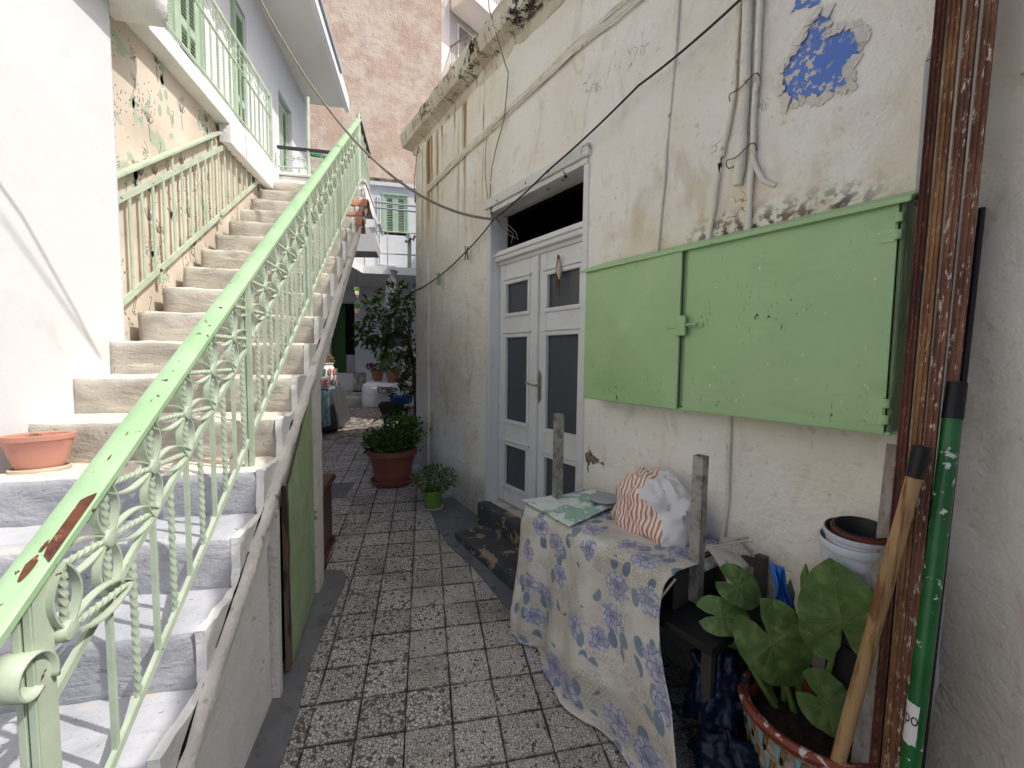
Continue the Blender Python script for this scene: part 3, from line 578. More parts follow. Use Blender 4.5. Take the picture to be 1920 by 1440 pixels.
# ================================================================== CORNER JUNK: beams, pole, plank, handle, conduit
def rline(ub,ob,zb,ut,ot,zt,z): t=(z-zb)/(zt-zb); return W(ub+(ut-ub)*t,ob+(ot-ob)*t,z)
def beam(name,ub,ut,zt,wd,mat,label,kind,ob=.30,ot=.12,hi=3.55,grp='rusty steel lengths leaning in the corner'):
    a=Vector(rline(ub,ob,.35,ut,ot,2.6,-.04)); b_=Vector(rline(ub,ob,.35,ut,ot,2.6,hi)); h=wd/2; t=.004
    if kind=='angle': pr=[(-h,-h),(h,-h),(h,-h+t),(-h+t,-h+t),(-h+t,h),(-h,h)]
    else: l=h*.28; pr=[(-h,h),(-h,-h),(-h+l,-h),(-h+l,-h+l),(-l*.6,-h+l),(-l*.6,-h),(l*.6,-h),(l*.6,-h+l),(h-l,-h+l),(h-l,-h),(h,-h),(h,h)]    # ribbed section
    mm=M(); n=10; mm.sweep([a.lerp(b_,i/n) for i in range(n+1)],pr,(0,1,0)); base=(ub,ob+.03,-.04)
    return soloR(mm,name,mat,label,'beam',base,grp)
beam('rusty_beam',2.806,2.780,0,.023,'rust_a','dark maroon rusty steel length, nearest the green cabinet','ribbed',.30,.07)
beam('rusty_beam',2.832,2.818,0,.024,'rust_b','orange-brown rusty steel length beside the maroon one','ribbed',.29,.10)
beam('rusty_beam',2.858,2.858,0,.025,'rust_c','rusty steel length flecked with old white paint','ribbed',.30,.12)
beam('rusty_beam',2.882,2.892,0,.025,'rust_c','rusty steel length closest to the side wall','ribbed',.27,.11)
pl_=M(); a=Vector(rline(2.779,.30,.3,2.763,.1,1.28,-.04)); b_=Vector(rline(2.779,.30,.3,2.763,.1,1.28,1.29)); pl_.sweep([a.lerp(b_,i/8) for i in range(9)],[(-.028,-.011),(.028,-.011),(.028,.011),(-.028,.011)],(0,1,0))
soloR(pl_,'steel_strip','rust_d','short grey paint-flaked metal strip leaning left of the rusty beams','strip',(2.782,.33,-.04))
gp=thingR('green_pole','green painted metal pole with black cap and white paint splashes','pole',2.888,.42,-.05)
a=Vector(W(2.889,.42,-.05)); b_=Vector(W(2.895,.20,1.40)); M().tube([a.lerp(b_,i/12) for i in range(13)],.021,14).build('shaft','green_pole',gp,smooth=50); e=(b_-a).normalized(); M().tube([b_,b_+e*.10,b_+e*.105],.023,14).build('cap','black',gp,smooth=50)
def pole_pt(z,an,r_=.0222):
    t=(z+.05)/1.45; u=2.889+.006*t; o=.42-.22*t; return W(u+r_*math.sin(an),o+r_*math.cos(an),z)
stk=M().grid(lambda s,t:pole_pt(.50+.11*t+.006*noise.noise(Vector((s*4,t*4,2))),-1.35+1.75*s+.12*noise.noise(Vector((t*5,s*2,7)))),12,8).build('torn_sticker','mosaic_white',gp,smooth=60,fix=False)
fc=bpy.data.curves.new('lettering','FONT'); fc.body='ipo'; fc.size=.05; fo=bpy.data.objects.new('lettering_tmp',fc); COL.objects.link(fo); bpy.context.view_layer.update()
me_=bpy.data.meshes.new_from_object(fo.evaluated_get(bpy.context.evaluated_depsgraph_get())); bpy.data.objects.remove(fo,do_unlink=True)
lt_=M(); lt_.add([pole_pt(.555+v.co.y,-1.35+v.co.x/.0222*.62,.0228) for v in me_.vertices],[tuple(p.vertices) for p in me_.polygons]); lt_.build('lettering','black',stk,fix=False)
rd_=M(); a=Vector(W(2.905,.36,-.04)); b_=Vector(W(2.905,.10,2.0)); rd_.tube([a,b_],.008,10); soloR(rd_,'iron_rod','black','thin dark iron rod standing behind the green pole','rod',(2.905,.36,-.04),smooth=50)
wh=thing('broom_handle','round wooden handle with black rubber tip leaning on the rusty beams','handle',(1.07,.83,-.08))
top=RW(2.845,.30,1.235); bot=Vector((1.235,.985,.30)); dr=(bot-top); foot=top+dr*((-.08-top.z)/dr.z); e=(top-foot).normalized()
M().tube([foot.lerp(top,i/14) for i in range(15)],.019,14,[1+.04*math.sin(i*1.3) for i in range(15)]).build('shaft','wood',wh,smooth=50); M().tube([top,top+e*.085,top+e*.09],.0205,14).build('rubber_tip','black',wh,smooth=50)
wh.location=foot; 
for ch in wh.children: ch.location=(OFF[wh.name]-foot)
cd=M(); pp=[W(2.757,.03,2.085+i*.0042) for i in range(100)]+[W(2.757+.0009*i,.03-.0002*i,2.505+.0042*i) for i in range(40)]; cd.tube(pp,.0125,10,[1+.12*(i%2) for i in range(len(pp))]); soloR(cd,'corrugated_conduit','conduit','grey corrugated conduit rising from the green cabinet beside the rusty beams','conduit',(2.757,.03,2.085),smooth=60)
#==PART3==
# ================================================================== LEFT: STAIRCASE
ST=thing('staircase','outdoor concrete staircase with whitewashed side climbing to the landing','staircase',(-1.2,.9,0))
yk=lambda k:1.19+.257*k; zk=lambda k:.50+.1875*k
for k in range(-2,17):
    y0,zt=yk(k),zk(k); zb=max(gz(y0)-.05,zk(k-1)-.03); d=.257+.05
    tr='tread_grey' if k<3 else 'tread_cream'
    mm=M().rbox((-1.72,y0,zb),(-.702,y0+d,zt),.045 if k>6 else .032,.007 if k>3 else .0045,11,.025)
    ob=mm.build('step',['grey_paint' if k<4 else 'cement',tr],ST,smooth=60)
    for p in ob.data.polygons:
        if p.normal.z>.75: p.material_index=1
# side wall: sawtooth plaster edge down to the ground (near) or the flight's soffit (far)
def side_outline(ya,yb,top_only=False):
    pts=[]
    for k in range(-2,17):
        a,b_=yk(k),yk(k+1)
        if b_<ya or a>yb: continue
        pts+=[(max(a,ya)+.004,zk(k)-.002),(min(b_,yb),zk(k)-.002)]
    return pts
def rough_plate(name,pts,x0,x1,mat,parent,seed=0):
    # subdivided outline so that plaster edge wobbles
    out=[]; rg=random.Random(seed)
    for (y0,z0),(y1,z1) in zip(pts,pts[1:]+pts[:1]):
        n=max(1,int(math.hypot(y1-y0,z1-z0)/.035))
        for j in range(n): t=j/n; out.append((y0+(y1-y0)*t+rg.uniform(-.007,.007),z0+(z1-z0)*t+rg.uniform(-.007,.006)))
    return M().poly([(x0,y,z) for y,z in out],x1-x0,(1,0,0)).build(name,mat,parent)
near=side_outline(.66,1.985)+[(1.985,gz(1.98)-.1),(.66,-.2)]
rough_plate('side_wall',near,-.71,-.680,'white_rough',ST,1)
mid=side_outline(1.985,2.93); mid=mid+[(2.93,zk(6)-.30),(1.985,zk(3)-.36)]
rough_plate('side_wall',mid,-.71,-.6805,'white_rough',ST,2)
farp=side_outline(2.93,5.56)+[(5.56,zk(16)-.16),(2.93,zk(6)-.30)]
rough_plate('side_wall',farp,-.71,-.681,'white_rough',ST,3)
M().poly([(-1.72,y,z) for y,z in((2.93,zk(6)-.30),(5.56,zk(16)-.16),(5.56,zk(15)),(2.93,zk(5)))],.97,(1,0,0)).build('soffit','soffit',ST)
pp=[]
for i in range(90):
    y=1.0+i*4.55/89; z=.42+.715*(y-1.32); q=Vector((-.672+.006*noise.noise(Vector((y*5,1,2))),y,z+.012*noise.noise(Vector((y*6,7,2))))); pp.append(q)
M().tube(pp,.03,10,[1+.35*noise.noise(Vector((i*.55,2,8))) for i in range(90)]).build('drain_pipe','old_white',ST,smooth=60)
lg=[Vector((-.690,y,.42+.715*(y-1.32)-.045)) for y in [1.0+i*.1 for i in range(46)]]
M().sweep(lg,[(-.02,-.03),(.022,-.03),(.026,.0),(.02,.03),(-.02,.03)],scale=[1+.3*noise.noise(Vector((i*.7,5,1))) for i in range(46)]).build('plaster_ledge','old_white',ST,smooth=60)
for i,(ya,yb) in enumerate(((1.15,1.42),(1.5,1.78),(1.83,1.95),(2.3,2.42),(2.9,3.3),(3.6,4.1))):   # open cracks beside the pipe
    q=[]
    for j in range(12): y=ya+(yb-ya)*j/11; q.append((-.677,y,.42+.715*(y-1.32)+.036+.012*noise.noise(Vector((y*9,i,3)))))
    M().tube(q,.007,6,[.2+1.1*abs(noise.noise(Vector((j*.9,i,1)))) for j in range(12)]).build('crack','dark',ST)
# landing
LD=thing('landing','concrete stair landing at the top of the staircase','landing',(-1.35,5.6,3.5))
M().rbox((-2.05,5.565,3.50),(-.70,6.5,3.66),.12,.004,4,.02).build('slab','white_rough',LD,smooth=50)
M().rbox((-2.05,5.545,3.66),(-.69,6.5,3.70),.12,.003,4,.015).build('paving_edge','white_rough',LD,smooth=50)
# shed door under the stairs and its frame
SH=thing('shed_door','old green plank door under the staircase with weathered frame','door',(-.68,2.35,0))
ztop=lambda y:.42+.715*(y-1.32)-.07
dm=M(); pts=[]; 
def dg(s,t):
    y=2.16+.58*s; lo=gz(y)+.03; hi=ztop(y)-.02; z=lo+(hi-lo)*t; return (-.672+.03*(1-s)+.003*noise.noise(Vector((y*9,z*9,1))),y,z)
dm.grid(dg,20,24); dm.build('door_panel','shed_green',SH,smooth=60,fix=False)
M().grid(lambda s,t:(-.70+.012*noise.noise(Vector((s*3,t*9,4))),2.06+.085*s,gz(2.1)+.02+(ztop(2.08)-.05-gz(2.1))*t),3,18).build('stile','old_wood',SH,smooth=60,fix=False)
M().bar((-.655,2.15,gz(2.15)+.02),(-.655,2.15,ztop(2.15)-.01),.03,.02).build('door_edge','old_wood',SH)
M().bar((-.672,2.015,gz(2)-.02),(-.672,2.03,ztop(2.03)-.0),.035,.05).build('frame_post','old_white',SH)
wp=M().rbox((-.735,2.77,-.05),(-.655,2.925,1.52),.05,.004,6,.01); wp.build('frame_post','old_white',SH,smooth=50)
M().box((-1.72,1.99,-.2),(-.76,2.02,1.0)).build('inner_wall','dark',SH); M().box((-.80,2.02,-.2),(-.76,2.93,1.0)).build('back_panel','dark',SH)
# ================================================================== OUTER RAILING
RX=-.76; hr=lambda y:1.101+.717*(y-.935); nd=lambda y:hr(y)-.31; lw=lambda y:hr(y)-.714; PITCH=.1805
RL=thing('stair_railing','pale green wrought iron stair railing with flower rosettes and scroll end','railing',(RX,1.0,.3))
pr=[(-.034,-.008),(-.027,-.014),(.027,-.014),(.034,-.008),(.034,.006),(.023,.013),(0,.016),(-.023,.013),(-.034,.006)]
hp=[Vector((RX,y,hr(y))) for y in [.80+i*.25 for i in range(19)]+[5.44]]
hd=M().sweep(hp,pr); hd.build('handrail','hand_green',RL,smooth=35)
for (y,l,sx) in ((1.045,.10,1),(.965,.035,.6),(1.0,.02,.5),(1.19,.012,.4),(1.255,.01,.4),(1.36,.008,.4),(1.47,.007,.4)):   # bare rust patches
    out=[]; cx=.032 if sx==1 else .008
    for i in range(18):
        a=i*2*math.pi/18; rr=l*(.75+.4*rnd.random()); out.append((y+rr*math.cos(a)*.62,RX+min(.0335,cx+max(-.02,min(.02,rr*.4*math.sin(a)*sx)))))
    M().add([(x,yy,hr(yy)+.0218-.0055*(abs(x-RX)/.038)**2*1.3) for yy,x in out],[tuple(range(18))]).build('rust_patch','rust_a',RL,fix=False)
M().bar((RX,.99,nd(.99)),(RX,5.42,nd(5.42)),.014,.022).build('middle_rail','rail_green',RL,bevel=.002)
M().bar((RX,.99,lw(.99)),(RX,5.42,lw(5.42)),.014,.026).build('bottom_rail','rail_green',RL,bevel=.002)
def post(y,z0,w_,nm='post'):
    mm=M(); mm.box((RX-.018,y-w_/2,z0),(RX-.001,y+w_/2,hr(y)-.012)); mm.box((RX+.001,y-w_/2,z0),(RX+.018,y+w_/2,hr(y)-.012)); return mm.build(nm,'rail_green',RL,bevel=.003)
post(.975,zk(-1)-.02,.05,'newel_post')
for k,dy in ((3,.08),(7,.10),(11,.12),(15,.2)): post(yk(k)+dy,zk(k)-.02,.03)
y0=1.174; g2=.145; petal_r=g2/.717
def rosette(sel=(0,1,2,3)):
    mm=M(); ends=[[Vector((0,0,g2)),Vector((0,0,-g2)),Vector((0,petal_r,0)),Vector((0,-petal_r,0))][q] for q in sel]
    for e in ends:
        L_=e.length; t=e/L_; s=Vector((1,0,0)).cross(t)
        for sg in (-1,1):
            path=[t*(L_*q)+s*sg*(.036*math.sin(math.pi*q)**.8) for q in [i/14 for i in range(15)]]
            mm.sweep(path,[(-.0022,-.009),(.0022,-.009),(.0022,.009),(-.0022,.009)],(1,0,0))
        mm.twistbar(t*.015,t*(L_-.004),.012,.04,7)
    mm.lathe([(.0,-.012),(.021,-.012),(.023,-.006),(.023,.006),(.019,.013),(.008,.016),(0,.016)],n=16)
    n=len(mm.v); k=16*7
    for i in range(n-k,n): x,y,z=mm.v[i]; mm.v[i]=(z,x,y)
    return mm
ros=None
for i in range(24):
    y=y0+i*PITCH; c=Vector((RX,y+.004,nd(y)+g2))-OFF[RL.name]
    if ros is None: ros=rosette().build('rosette','rail_green',RL,smooth=45,off=(0,0,0)); OFF[ros.name]=Vector(); ros.location=c
    else: copypart(ros,RL,c)
rh=rosette((0,2)).build('half_rosette','rail_green',RL,smooth=45,off=(0,0,0)); rh.location=Vector((RX+.022,y0-PITCH+.025,nd(y0-PITCH)+g2))-OFF[RL.name]
half=nd(0)-lw(0); pb=M().box((-.006,-.006,-half),(.006,.006,0)).build('baluster','rail_green',RL,off=(0,0,0)); tb_=M().twistbar((0,0,-half),(0,0,0),.013,.052,8).build('twisted_baluster','rail_green',RL,smooth=40,off=(0,0,0))
for i in range(24):
    y=y0+i*PITCH; a=Vector((RX,y,nd(y)))-OFF[RL.name]; y2=y+PITCH/2; a2=Vector((RX,y2,nd(y2)))-OFF[RL.name]
    if i==0: pb.location=a; tb_.location=a2
    else: copypart(pb,RL,a); copypart(tb_,RL,a2)
# scroll at the foot
spn=[]
for i in range(40):
    t=i/39; a=-.3+t*5.6; r_=.075*(1-.72*t); spn.append(Vector((RX,.925+r_*math.cos(a)*.9+.02*t,.93+r_*math.sin(a)-.005)))
spx=M(); pth=[(p.y,p.z) for p in spn]
vs=[];fs=[]
for (y,z) in pth: vs+=[(RX-.03,y,z),(RX+.03,y,z)]
spx.add(vs,[(2*i,2*i+1,2*i+3,2*i+2) for i in range(len(pth)-1)]); so=spx.build('scroll_band','rail_green',RL,smooth=60); md=so.modifiers.new('solid','SOLIDIFY'); md.thickness=.006
# landing railing continuing from the top post
LR=thing('landing_railing','pale green railing with a tall post round the stair landing','railing',(-.77,6.4,3.7))
zt=4.36
M().tube([(RX,5.44,3.6),(RX,5.44,hr(5.44)+.06)],.022,10).build('top_post','rail_green',LR,smooth=50)
M().bar((RX,5.46,zt),(RX,6.45,zt),.05,.03).build('top_rail','cable_dark',LR); M().bar((RX,6.45,zt),(-1.95,6.45,zt),.05,.03).build('top_rail','cable_dark',LR)
M().bar((RX,5.46,zt-.25),(RX,6.45,zt-.25),.012,.02).build('middle_rail','rail_green',LR); M().bar((RX,6.45,zt-.25),(-1.95,6.45,zt-.25),.012,.02).build('middle_rail','rail_green',LR)
tbl=M().twistbar((0,0,3.70),(0,0,zt-.26),.014,.055,6).build('twisted_baluster','rail_green',LR,off=(0,0,0)); n0=0
for i in range(11):
    for p in ((RX,5.5+i*.09,0),) if i%1==0 else (): 
        q=Vector(p)-OFF[LR.name]
        if n0==0: tbl.location=q; n0=1
        else: copypart(tbl,LR,q)
for i in range(9): copypart(tbl,LR,Vector((-.88-.115*i,6.45,0))-OFF[LR.name])
for i in range(4): c=copypart(ros,LR,Vector((RX,5.58+i*.22,zt-.13))-OFF[LR.name]); c.scale=(.8,.5,.8)
for i in range(5): c=copypart(ros,LR,Vector((-.95-.22*i,6.45,zt-.13))-OFF[LR.name]); c.scale=(.8,.5,.8); c.rotation_euler=(0,0,R(90))
M().tube([(-1.56,6.45,3.7),(-1.56,6.45,4.5),(-1.555,6.45,5.06)],.024,8).build('tall_post','rail_green',LR,smooth=50)
# ================================================================== WHITE WALL, PRINTED WALL, UPPER HOUSE
WW=thing('white_wall','smooth bright white wall beside the lower steps','wall',(-1.9,1.5,0))
def wg(s,t):
    y=-1.5+4.36*s; z=-.2+3.75*t; return (-1.705+.006*noise.noise(Vector((y*1.2,z*1.2,3)))+.0025*noise.noise(Vector((y*7,z*7,1))),y,z)
M().grid(wg,60,60).build('wall_face','white_wall',WW,smooth=60,fix=False)
M().box((-2.3,-1.5,-.2),(-1.73,2.858,3.55)).build('core','white_wall',WW)
M().grid(lambda s,t:(-1.73+.03*s,2.86,-.2+3.75*t),2,30).build('wall_end','white_wall',WW,fix=False)
UH=thing('upper_house','white upper-floor house with balcony, green shutters and overhanging flat roof','house',(-2.4,5,1.5))
M().grid(lambda s,t:(-1.775,2.86+2.75*s,1.3+2.3*t),40,30).build('printed_wall','wallpaper',UH,smooth=60,fix=False)
ink=M(); ing=M(); rg=random.Random(11); XI=-1.7745
def stroke(a,b_,w_=.004,tgt=None):
    a=Vector((XI,)+tuple(a)); b_=Vector((XI,)+tuple(b_)); (tgt or ink).bar(a,b_,w_,.001,(1,0,0))
for _ in range(150):   # printed fans, dots, curls and dashes
    y=rg.uniform(2.9,5.3); z=rg.uniform(1.75,3.55); k=rg.random()
    if k<.3:
        for i in range(9): a=-.7+i*.16+1.57; stroke((y+.02*math.cos(a),z+.02*math.sin(a)),(y+rg.uniform(.06,.1)*math.cos(a),z+rg.uniform(.06,.11)*math.sin(a)),.003)
        stroke((y,z),(y+.01,z-.1),.005)
    elif k<.55:
        for i in range(16): q=(y+rg.gauss(0,.045),z+rg.gauss(0,.05)); stroke(q,(q[0]+.004,q[1]+.011),.006)
    elif k<.7:
        pts=[(y+.07*t*math.cos(t*4.2)*.8+.04*t,z-.09*t+.03*math.sin(t*6)) for t in [i/12 for i in range(13)]]
        for p,q in zip(pts,pts[1:]): stroke(p,q,.004)
    elif k<.85:
        for i in range(12): a=rg.uniform(0,.12); stroke((y+rg.uniform(-.03,.03),z+a),(y+rg.uniform(-.035,.035),z+a+rg.uniform(.01,.03)),.003)
    else:
        for i in range(3): stroke((y+.03*i,z-.03*i),(y+.03*i+.015,z-.03*i-.015),.008)
for _ in range(22):
    y=rg.uniform(2.9,5.3); z=rg.uniform(1.75,3.55)
    for i in range(4):
        yy=y+rg.gauss(0,.03); zz=z+rg.gauss(0,.05); ing.poly([(XI-.0004,yy+rg.uniform(.6,1)*.028*math.cos(a),zz+rg.uniform(.6,1)*.05*math.sin(a)) for a in [j*.785 for j in range(8)]],.0006,(1,0,0))
tag(ink.build('printed_motifs','ink',UH),None,None,kind='stuff'); tag(ing.build('printed_blotches','ink_green',UH),None,None,kind='stuff')
# balcony slab and its fascia
M().rbox((-2.05,1.2,3.56),(-1.66,5.56,3.70),.15,.004,4,.02).build('balcony_slab','white_rough',UH,smooth=50)
M().rbox((-2.05,1.2,3.50),(-1.50,3.12,3.78),.09,.012,3,.09).build('balcony_slab','white_rough',UH,smooth=60)
M().rbox((-1.76,4.25,3.40),(-1.655,5.545,3.57),.08,.004,4,.02).build('beam_fascia','white_rough',UH,smooth=50)
M().box((-2.35,.5,3.3),(-2.05,3.78,6.0)).build('upper_wall','white_wall',UH); M().box((-2.35,3.78,5.5),(-2.05,5.75,6.0)).build('upper_wall','white_wall',UH); M().box((-2.35,5.75,3.3),(-2.05,6.88,6.0)).build('upper_wall','white_wall',UH); M().box((-2.35,6.88,5.36),(-2.05,7.5,6.0)).build('upper_wall','white_wall',UH); M().box((-2.35,7.5,3.3),(-2.05,8.42,6.0)).build('upper_wall','white_wall',UH)
M().box((-6,8.38,0),(-2.06,8.46,6)).build('upper_wall','white_wall',UH)
M().box((-2.34,3.78,3.6),(-2.27,7.6,6.0)).build('dark_room','dark',UH)
rf=M(); rf.rbox((-6,-.5,6.0),(-1.40,8.40,6.10),.4,.002,2,.01); rf.build('roof_slab','soffit',UH,smooth=40)
M().box((-1.40,-.5,5.95),(-1.33,8.43,6.2)).build('roof_fascia','white_wall',UH,bevel=.01); M().box((-1.325,-.5,6.12),(-1.30,7.6,6.2)).build('gutter','conduit',UH)
def shutter(y0,y1,z0,z1,x=-2.06,mid=.42,mat='shutter_green'):
    fr=M(); s=.07
    fr.box((x-.03,y0,z0),(x+.01,y0+s,z1)); fr.box((x-.03,y1-s,z0),(x+.01,y1,z1)); fr.box((x-.03,y0+s,z1-.09),(x+.009,y1-s,z1)); fr.box((x-.03,y0+s,z0),(x+.009,y1-s,z0+.12))
    zm=z0+(z1-z0)*mid; fr.box((x-.03,y0+s,zm-.04),(x+.009,y1-s,zm+.04)); lf=fr.build('shutter','shutter_green' if mat=='shutter_green' else mat,UH,bevel=.004)
    sl=M(); z=z0+.13
    while z<z1-.1:
        if abs(z-zm)>.05: sl.add([(x-.026,y0+s,z),(x-.026,y1-s,z),(x+.004,y1-s,z-.022),(x+.004,y0+s,z-.022),(x-.026,y0+s,z+.005),(x-.026,y1-s,z+.005),(x+.004,y1-s,z-.017),(x+.004,y0+s,z-.017)],[(0,1,2,3),(7,6,5,4),(3,2,6,7)])
        z+=.034
    tag(sl.build('slats',mat,lf),None,None,kind='stuff')
shutter(3.80,4.22,3.70,5.45); shutter(4.24,4.66,3.70,5.45); shutter(5.42,5.74,3.70,5.45)
for a,b_ in ((4.68,5.04),(5.05,5.40)): M().box((-2.10,a,3.70),(-2.07,b_,5.45)).build('white_panel','door_white',UH,bevel=.006)
shutter(6.90,7.18,3.70,5.34,-2.12); shutter(7.20,7.48,3.70,5.34,-2.12)
for y in (4.66,5.405): M().box((-2.075,y-.012,3.70),(-2.03,y+.02,5.48)).build('door_frame','shutter_green',UH)
BR=thing('balcony_railing','pale green balcony railing with small round rosettes, on the left upper floor','railing',(-1.68,4.2,3.7))
BX=-1.68
for z,w_ in ((4.42,.03),(4.20,.014),(3.74,.014)): M().bar((BX,3.1,z),(BX,5.36,z),.02,w_).build('rail','rail_green',BR)
M().box((BX-.015,5.33,3.66),(BX+.015,5.36,4.43)).build('end_post','rail_green',BR)
ci=M()
for sg in (-1,1): ci.tube([(0,sg*.045+.042*math.cos(a),.035*math.sin(a)) for a in [i*2*math.pi/16 for i in range(16)]],.005,5,closed=True)
ci.twistbar((0,0,.0),(0,0,.10),.012,.04,6); ci.twistbar((0,0,-.10),(0,0,0),.012,.04,6); cio=ci.build('rosette','rail_green',BR,off=(0,0,0)); bt=M().twistbar((0,0,3.75),(0,0,4.19),.014,.05,7).build('twisted_baluster','rail_green',BR,off=(0,0,0)); bpn=M().box((-.006,-.006,3.75),(.006,.006,4.19)).build('baluster','rail_green',BR,off=(0,0,0))
for i in range(10):
    y=3.2+i*.225; q=Vector((BX,y,4.31))-OFF[BR.name]; a=Vector((BX,y,0))-OFF[BR.name]; b_=Vector((BX,y+.112,0))-OFF[BR.name]
    if i==0: cio.location=q; bt.location=a; bpn.location=b_
    else: copypart(cio,BR,q); copypart(bt,BR,a); copypart(bpn,BR,b_)
M().tube(wob([(.65,1.01,5.41),(-.24,1.96,3.58),(-.55,1.7,3.75),(-1.5,1.0,3.72)],8,.004,2),.008,6).build('wire','cable_dark',UH)
# plain inner railing on the printed wall
IR=thing('inner_railing','plain flat-bar green railing fixed along the printed wall','railing',(-1.67,3.5,2))
IX=-1.738; tpl=lambda y:2.605+.68*(y-2.957); mdl=lambda y:tpl(y)-.14; btl=lambda y:1.898+.711*(y-2.985)
M().bar((IX,2.80,tpl(2.80)),(IX,4.22,tpl(4.22)),.05,.018).build('top_rail','rail_green',IR,bevel=.003); M().bar((IX,2.80,mdl(2.80)),(IX,4.42,mdl(4.42)),.012,.035).build('middle_rail','rail_green',IR); M().bar((IX,2.80,btl(2.80)),(IX,5.26,btl(5.26)),.012,.035).build('bottom_rail','rail_green',IR)
i=0; y=2.90
while y<5.2:
    zt_=min(mdl(y),3.46); M().box((IX-.004,y-.011,btl(y)),(IX+.004,y+.011,zt_)).build('flat_bar','rail_green',IR); y+=.118; i+=1
for y in (3.49,4.08): M().box((IX-.005,y-.012,mdl(y)),(IX+.005,y+.012,tpl(y))).build('flat_bar','rail_green',IR)
for y in (3.30,4.2): M().box((IX-.006,y-.014,1.30+.728*(y-2.30)),(IX+.006,y+.014,btl(y))).build('foot','rail_green',IR)
# cactus planter on the fourth tread
CP=thing('cactus_planter','oval pinkish terracotta planter holding small round cacti on the stair','planter',(-1.545,2.10,1.065))
def oval(prof,c,sx,sy,rot,n=36):
    mm=M(); mm.lathe(prof,(0,0,0),n,sx,sy); q=Matrix.Rotation(rot,3,'Z'); mm.v=[tuple(q@Vector(p)+Vector(c)) for p in mm.v]; return mm
c=(-1.575,2.10,1.065); ro=R(24)
oval([(0,0),(.082,0),(.085,.012),(.078,.014)],c,1.12,.7,ro).build('saucer','saucer',CP,smooth=40)
oval([(.0,.012),(.064,.012),(.082,.07),(.094,.125),(.100,.13),(.101,.15),(.095,.152),(.089,.148),(.082,.12)],c,1.12,.7,ro).build('pot','terra_pl',CP,smooth=35)
oval([(0,.118),(.085,.118)],c,1.12,.7,ro).build('soil','soil',CP)
def cactus(cx,cy,cz,r_):
    mm=M(); n=48; k=10; vs=[]; fs=[]
    for i in range(n):
        a=2*math.pi*i/n
        for j in range(k+1): ph=math.pi/2*j/k; rr=r_*math.cos(ph)*(1+.08*math.cos(a*12)); vs.append((cx+rr*math.cos(a),cy+rr*math.sin(a),cz+r_*.85*math.sin(ph)))
    for i in range(n):
        for j in range(k): fs.append((i*(k+1)+j,((i+1)%n)*(k+1)+j,((i+1)%n)*(k+1)+j+1,i*(k+1)+j+1))
    mm.add(vs,fs)
    for _ in range(160):
        a=rnd.randrange(12)*math.pi/6; ph=rnd.uniform(.1,1.5); p=Vector((math.cos(a)*math.cos(ph),math.sin(a)*math.cos(ph),math.sin(ph)*.85)); q=Vector((cx,cy,cz))+p*r_*1.05; t=(p+Vector((rnd.uniform(-.5,.5),rnd.uniform(-.5,.5),rnd.uniform(-.3,.5)))).normalized(); s=t.cross(Vector((.3,.2,1))).normalized()*.0007; mm.add([q-s,q+s,q+t*.012],[(0,1,2)])
    return mm.build('cactus','cactus',CP,smooth=60)
cactus(-1.585,2.09,1.182,.036); cactus(-1.54,2.115,1.182,.024); cactus(-1.618,2.07,1.18,.022)
# roof tiles stacked on the upper steps
def rtile(x0,x1,y,z,r0,r1,tilt,label):
    mm=M(); n=12
    f=lambda s,t,o:(x0+(x1-x0)*s,y+(r0+(r1-r0)*s+o)*math.cos(math.pi*t),z+tilt*s+(r0+(r1-r0)*s+o)*math.sin(math.pi*t)*.75)
    vs=[f(s,j/n,o) for o in(0,.014) for s in(0,1) for j in range(n+1)]; k=n+1; fs=[]
    for j in range(n): fs+=[(j,j+1,k+j+1,k+j),(2*k+j,3*k+j,3*k+j+1,2*k+j+1),(j,2*k+j,2*k+j+1,j+1),(k+j,k+j+1,3*k+j+1,3*k+j)]
    fs+=[(0,k,3*k,2*k),(n,2*k+n,3*k+n,k+n)]; mm.add(vs,fs); solo(mm,'roof_tile','roof_tile',label,'roof tile',((x0+x1)/2,y,z),'clay tiles stored on the upper steps',smooth=50)
rtile(-1.2,-.62,5.16,3.20,.13,.14,.0,'clay roof tile on the upper steps, uppermost of the little pile')
rtile(-1.15,-.64,4.92,3.02,.12,.13,.0,'clay roof tile on the upper steps, middle of the little pile')
rtile(-1.2,-.62,4.72,2.86,.12,.14,.0,'clay roof tile on the upper steps, lowest of the little pile')
#==PART4==
# ================================================================== COVERED RACK BY THE DOOR
TZ=.715; uL,uR,oF=1.27,2.17,.47
RK=thingR('steel_rack','low steel rack with two upright posts under the floral cloth','rack',1.72,.25,.0)
def post_(u,o,z0,z1):
    mm=M(); w_=.022; t=.003
    mm.sweep([W(u,o,z0),W(u,o,z1)],[(-w_,-w_),(w_,-w_),(w_,w_),(-w_,w_)],(0,1,0),caps=False); mm.sweep([W(u,o,z0),W(u,o,z1)],[(-w_+t,-w_+t),(w_-t,-w_+t),(w_-t,w_-t),(-w_+t,w_-t)],(0,1,0),caps=False)
    mm.add([W(u+a,o+b_,z1) for a,b_ in((-w_,-w_),(w_,-w_),(w_,w_),(-w_,w_),(-w_+t,-w_+t),(w_-t,-w_+t),(w_-t,w_-t),(-w_+t,w_-t))],[(0,1,5,4),(1,2,6,5),(2,3,7,6),(3,0,4,7)])
    p=mm.build('upright_post','steel',RK,fix=False); M().box(W(u-.03,o+.01,z1-.17),W(u-.0225,o-.012,z1-.09)).build('lug','steel',p); M().box(W(u+.0225,o+.012,z1-.27),W(u+.028,o-.012,z1-.20)).build('lug','steel',p)
post_(1.325,.30,.14,1.235); post_(2.2,.29,.55,1.165)
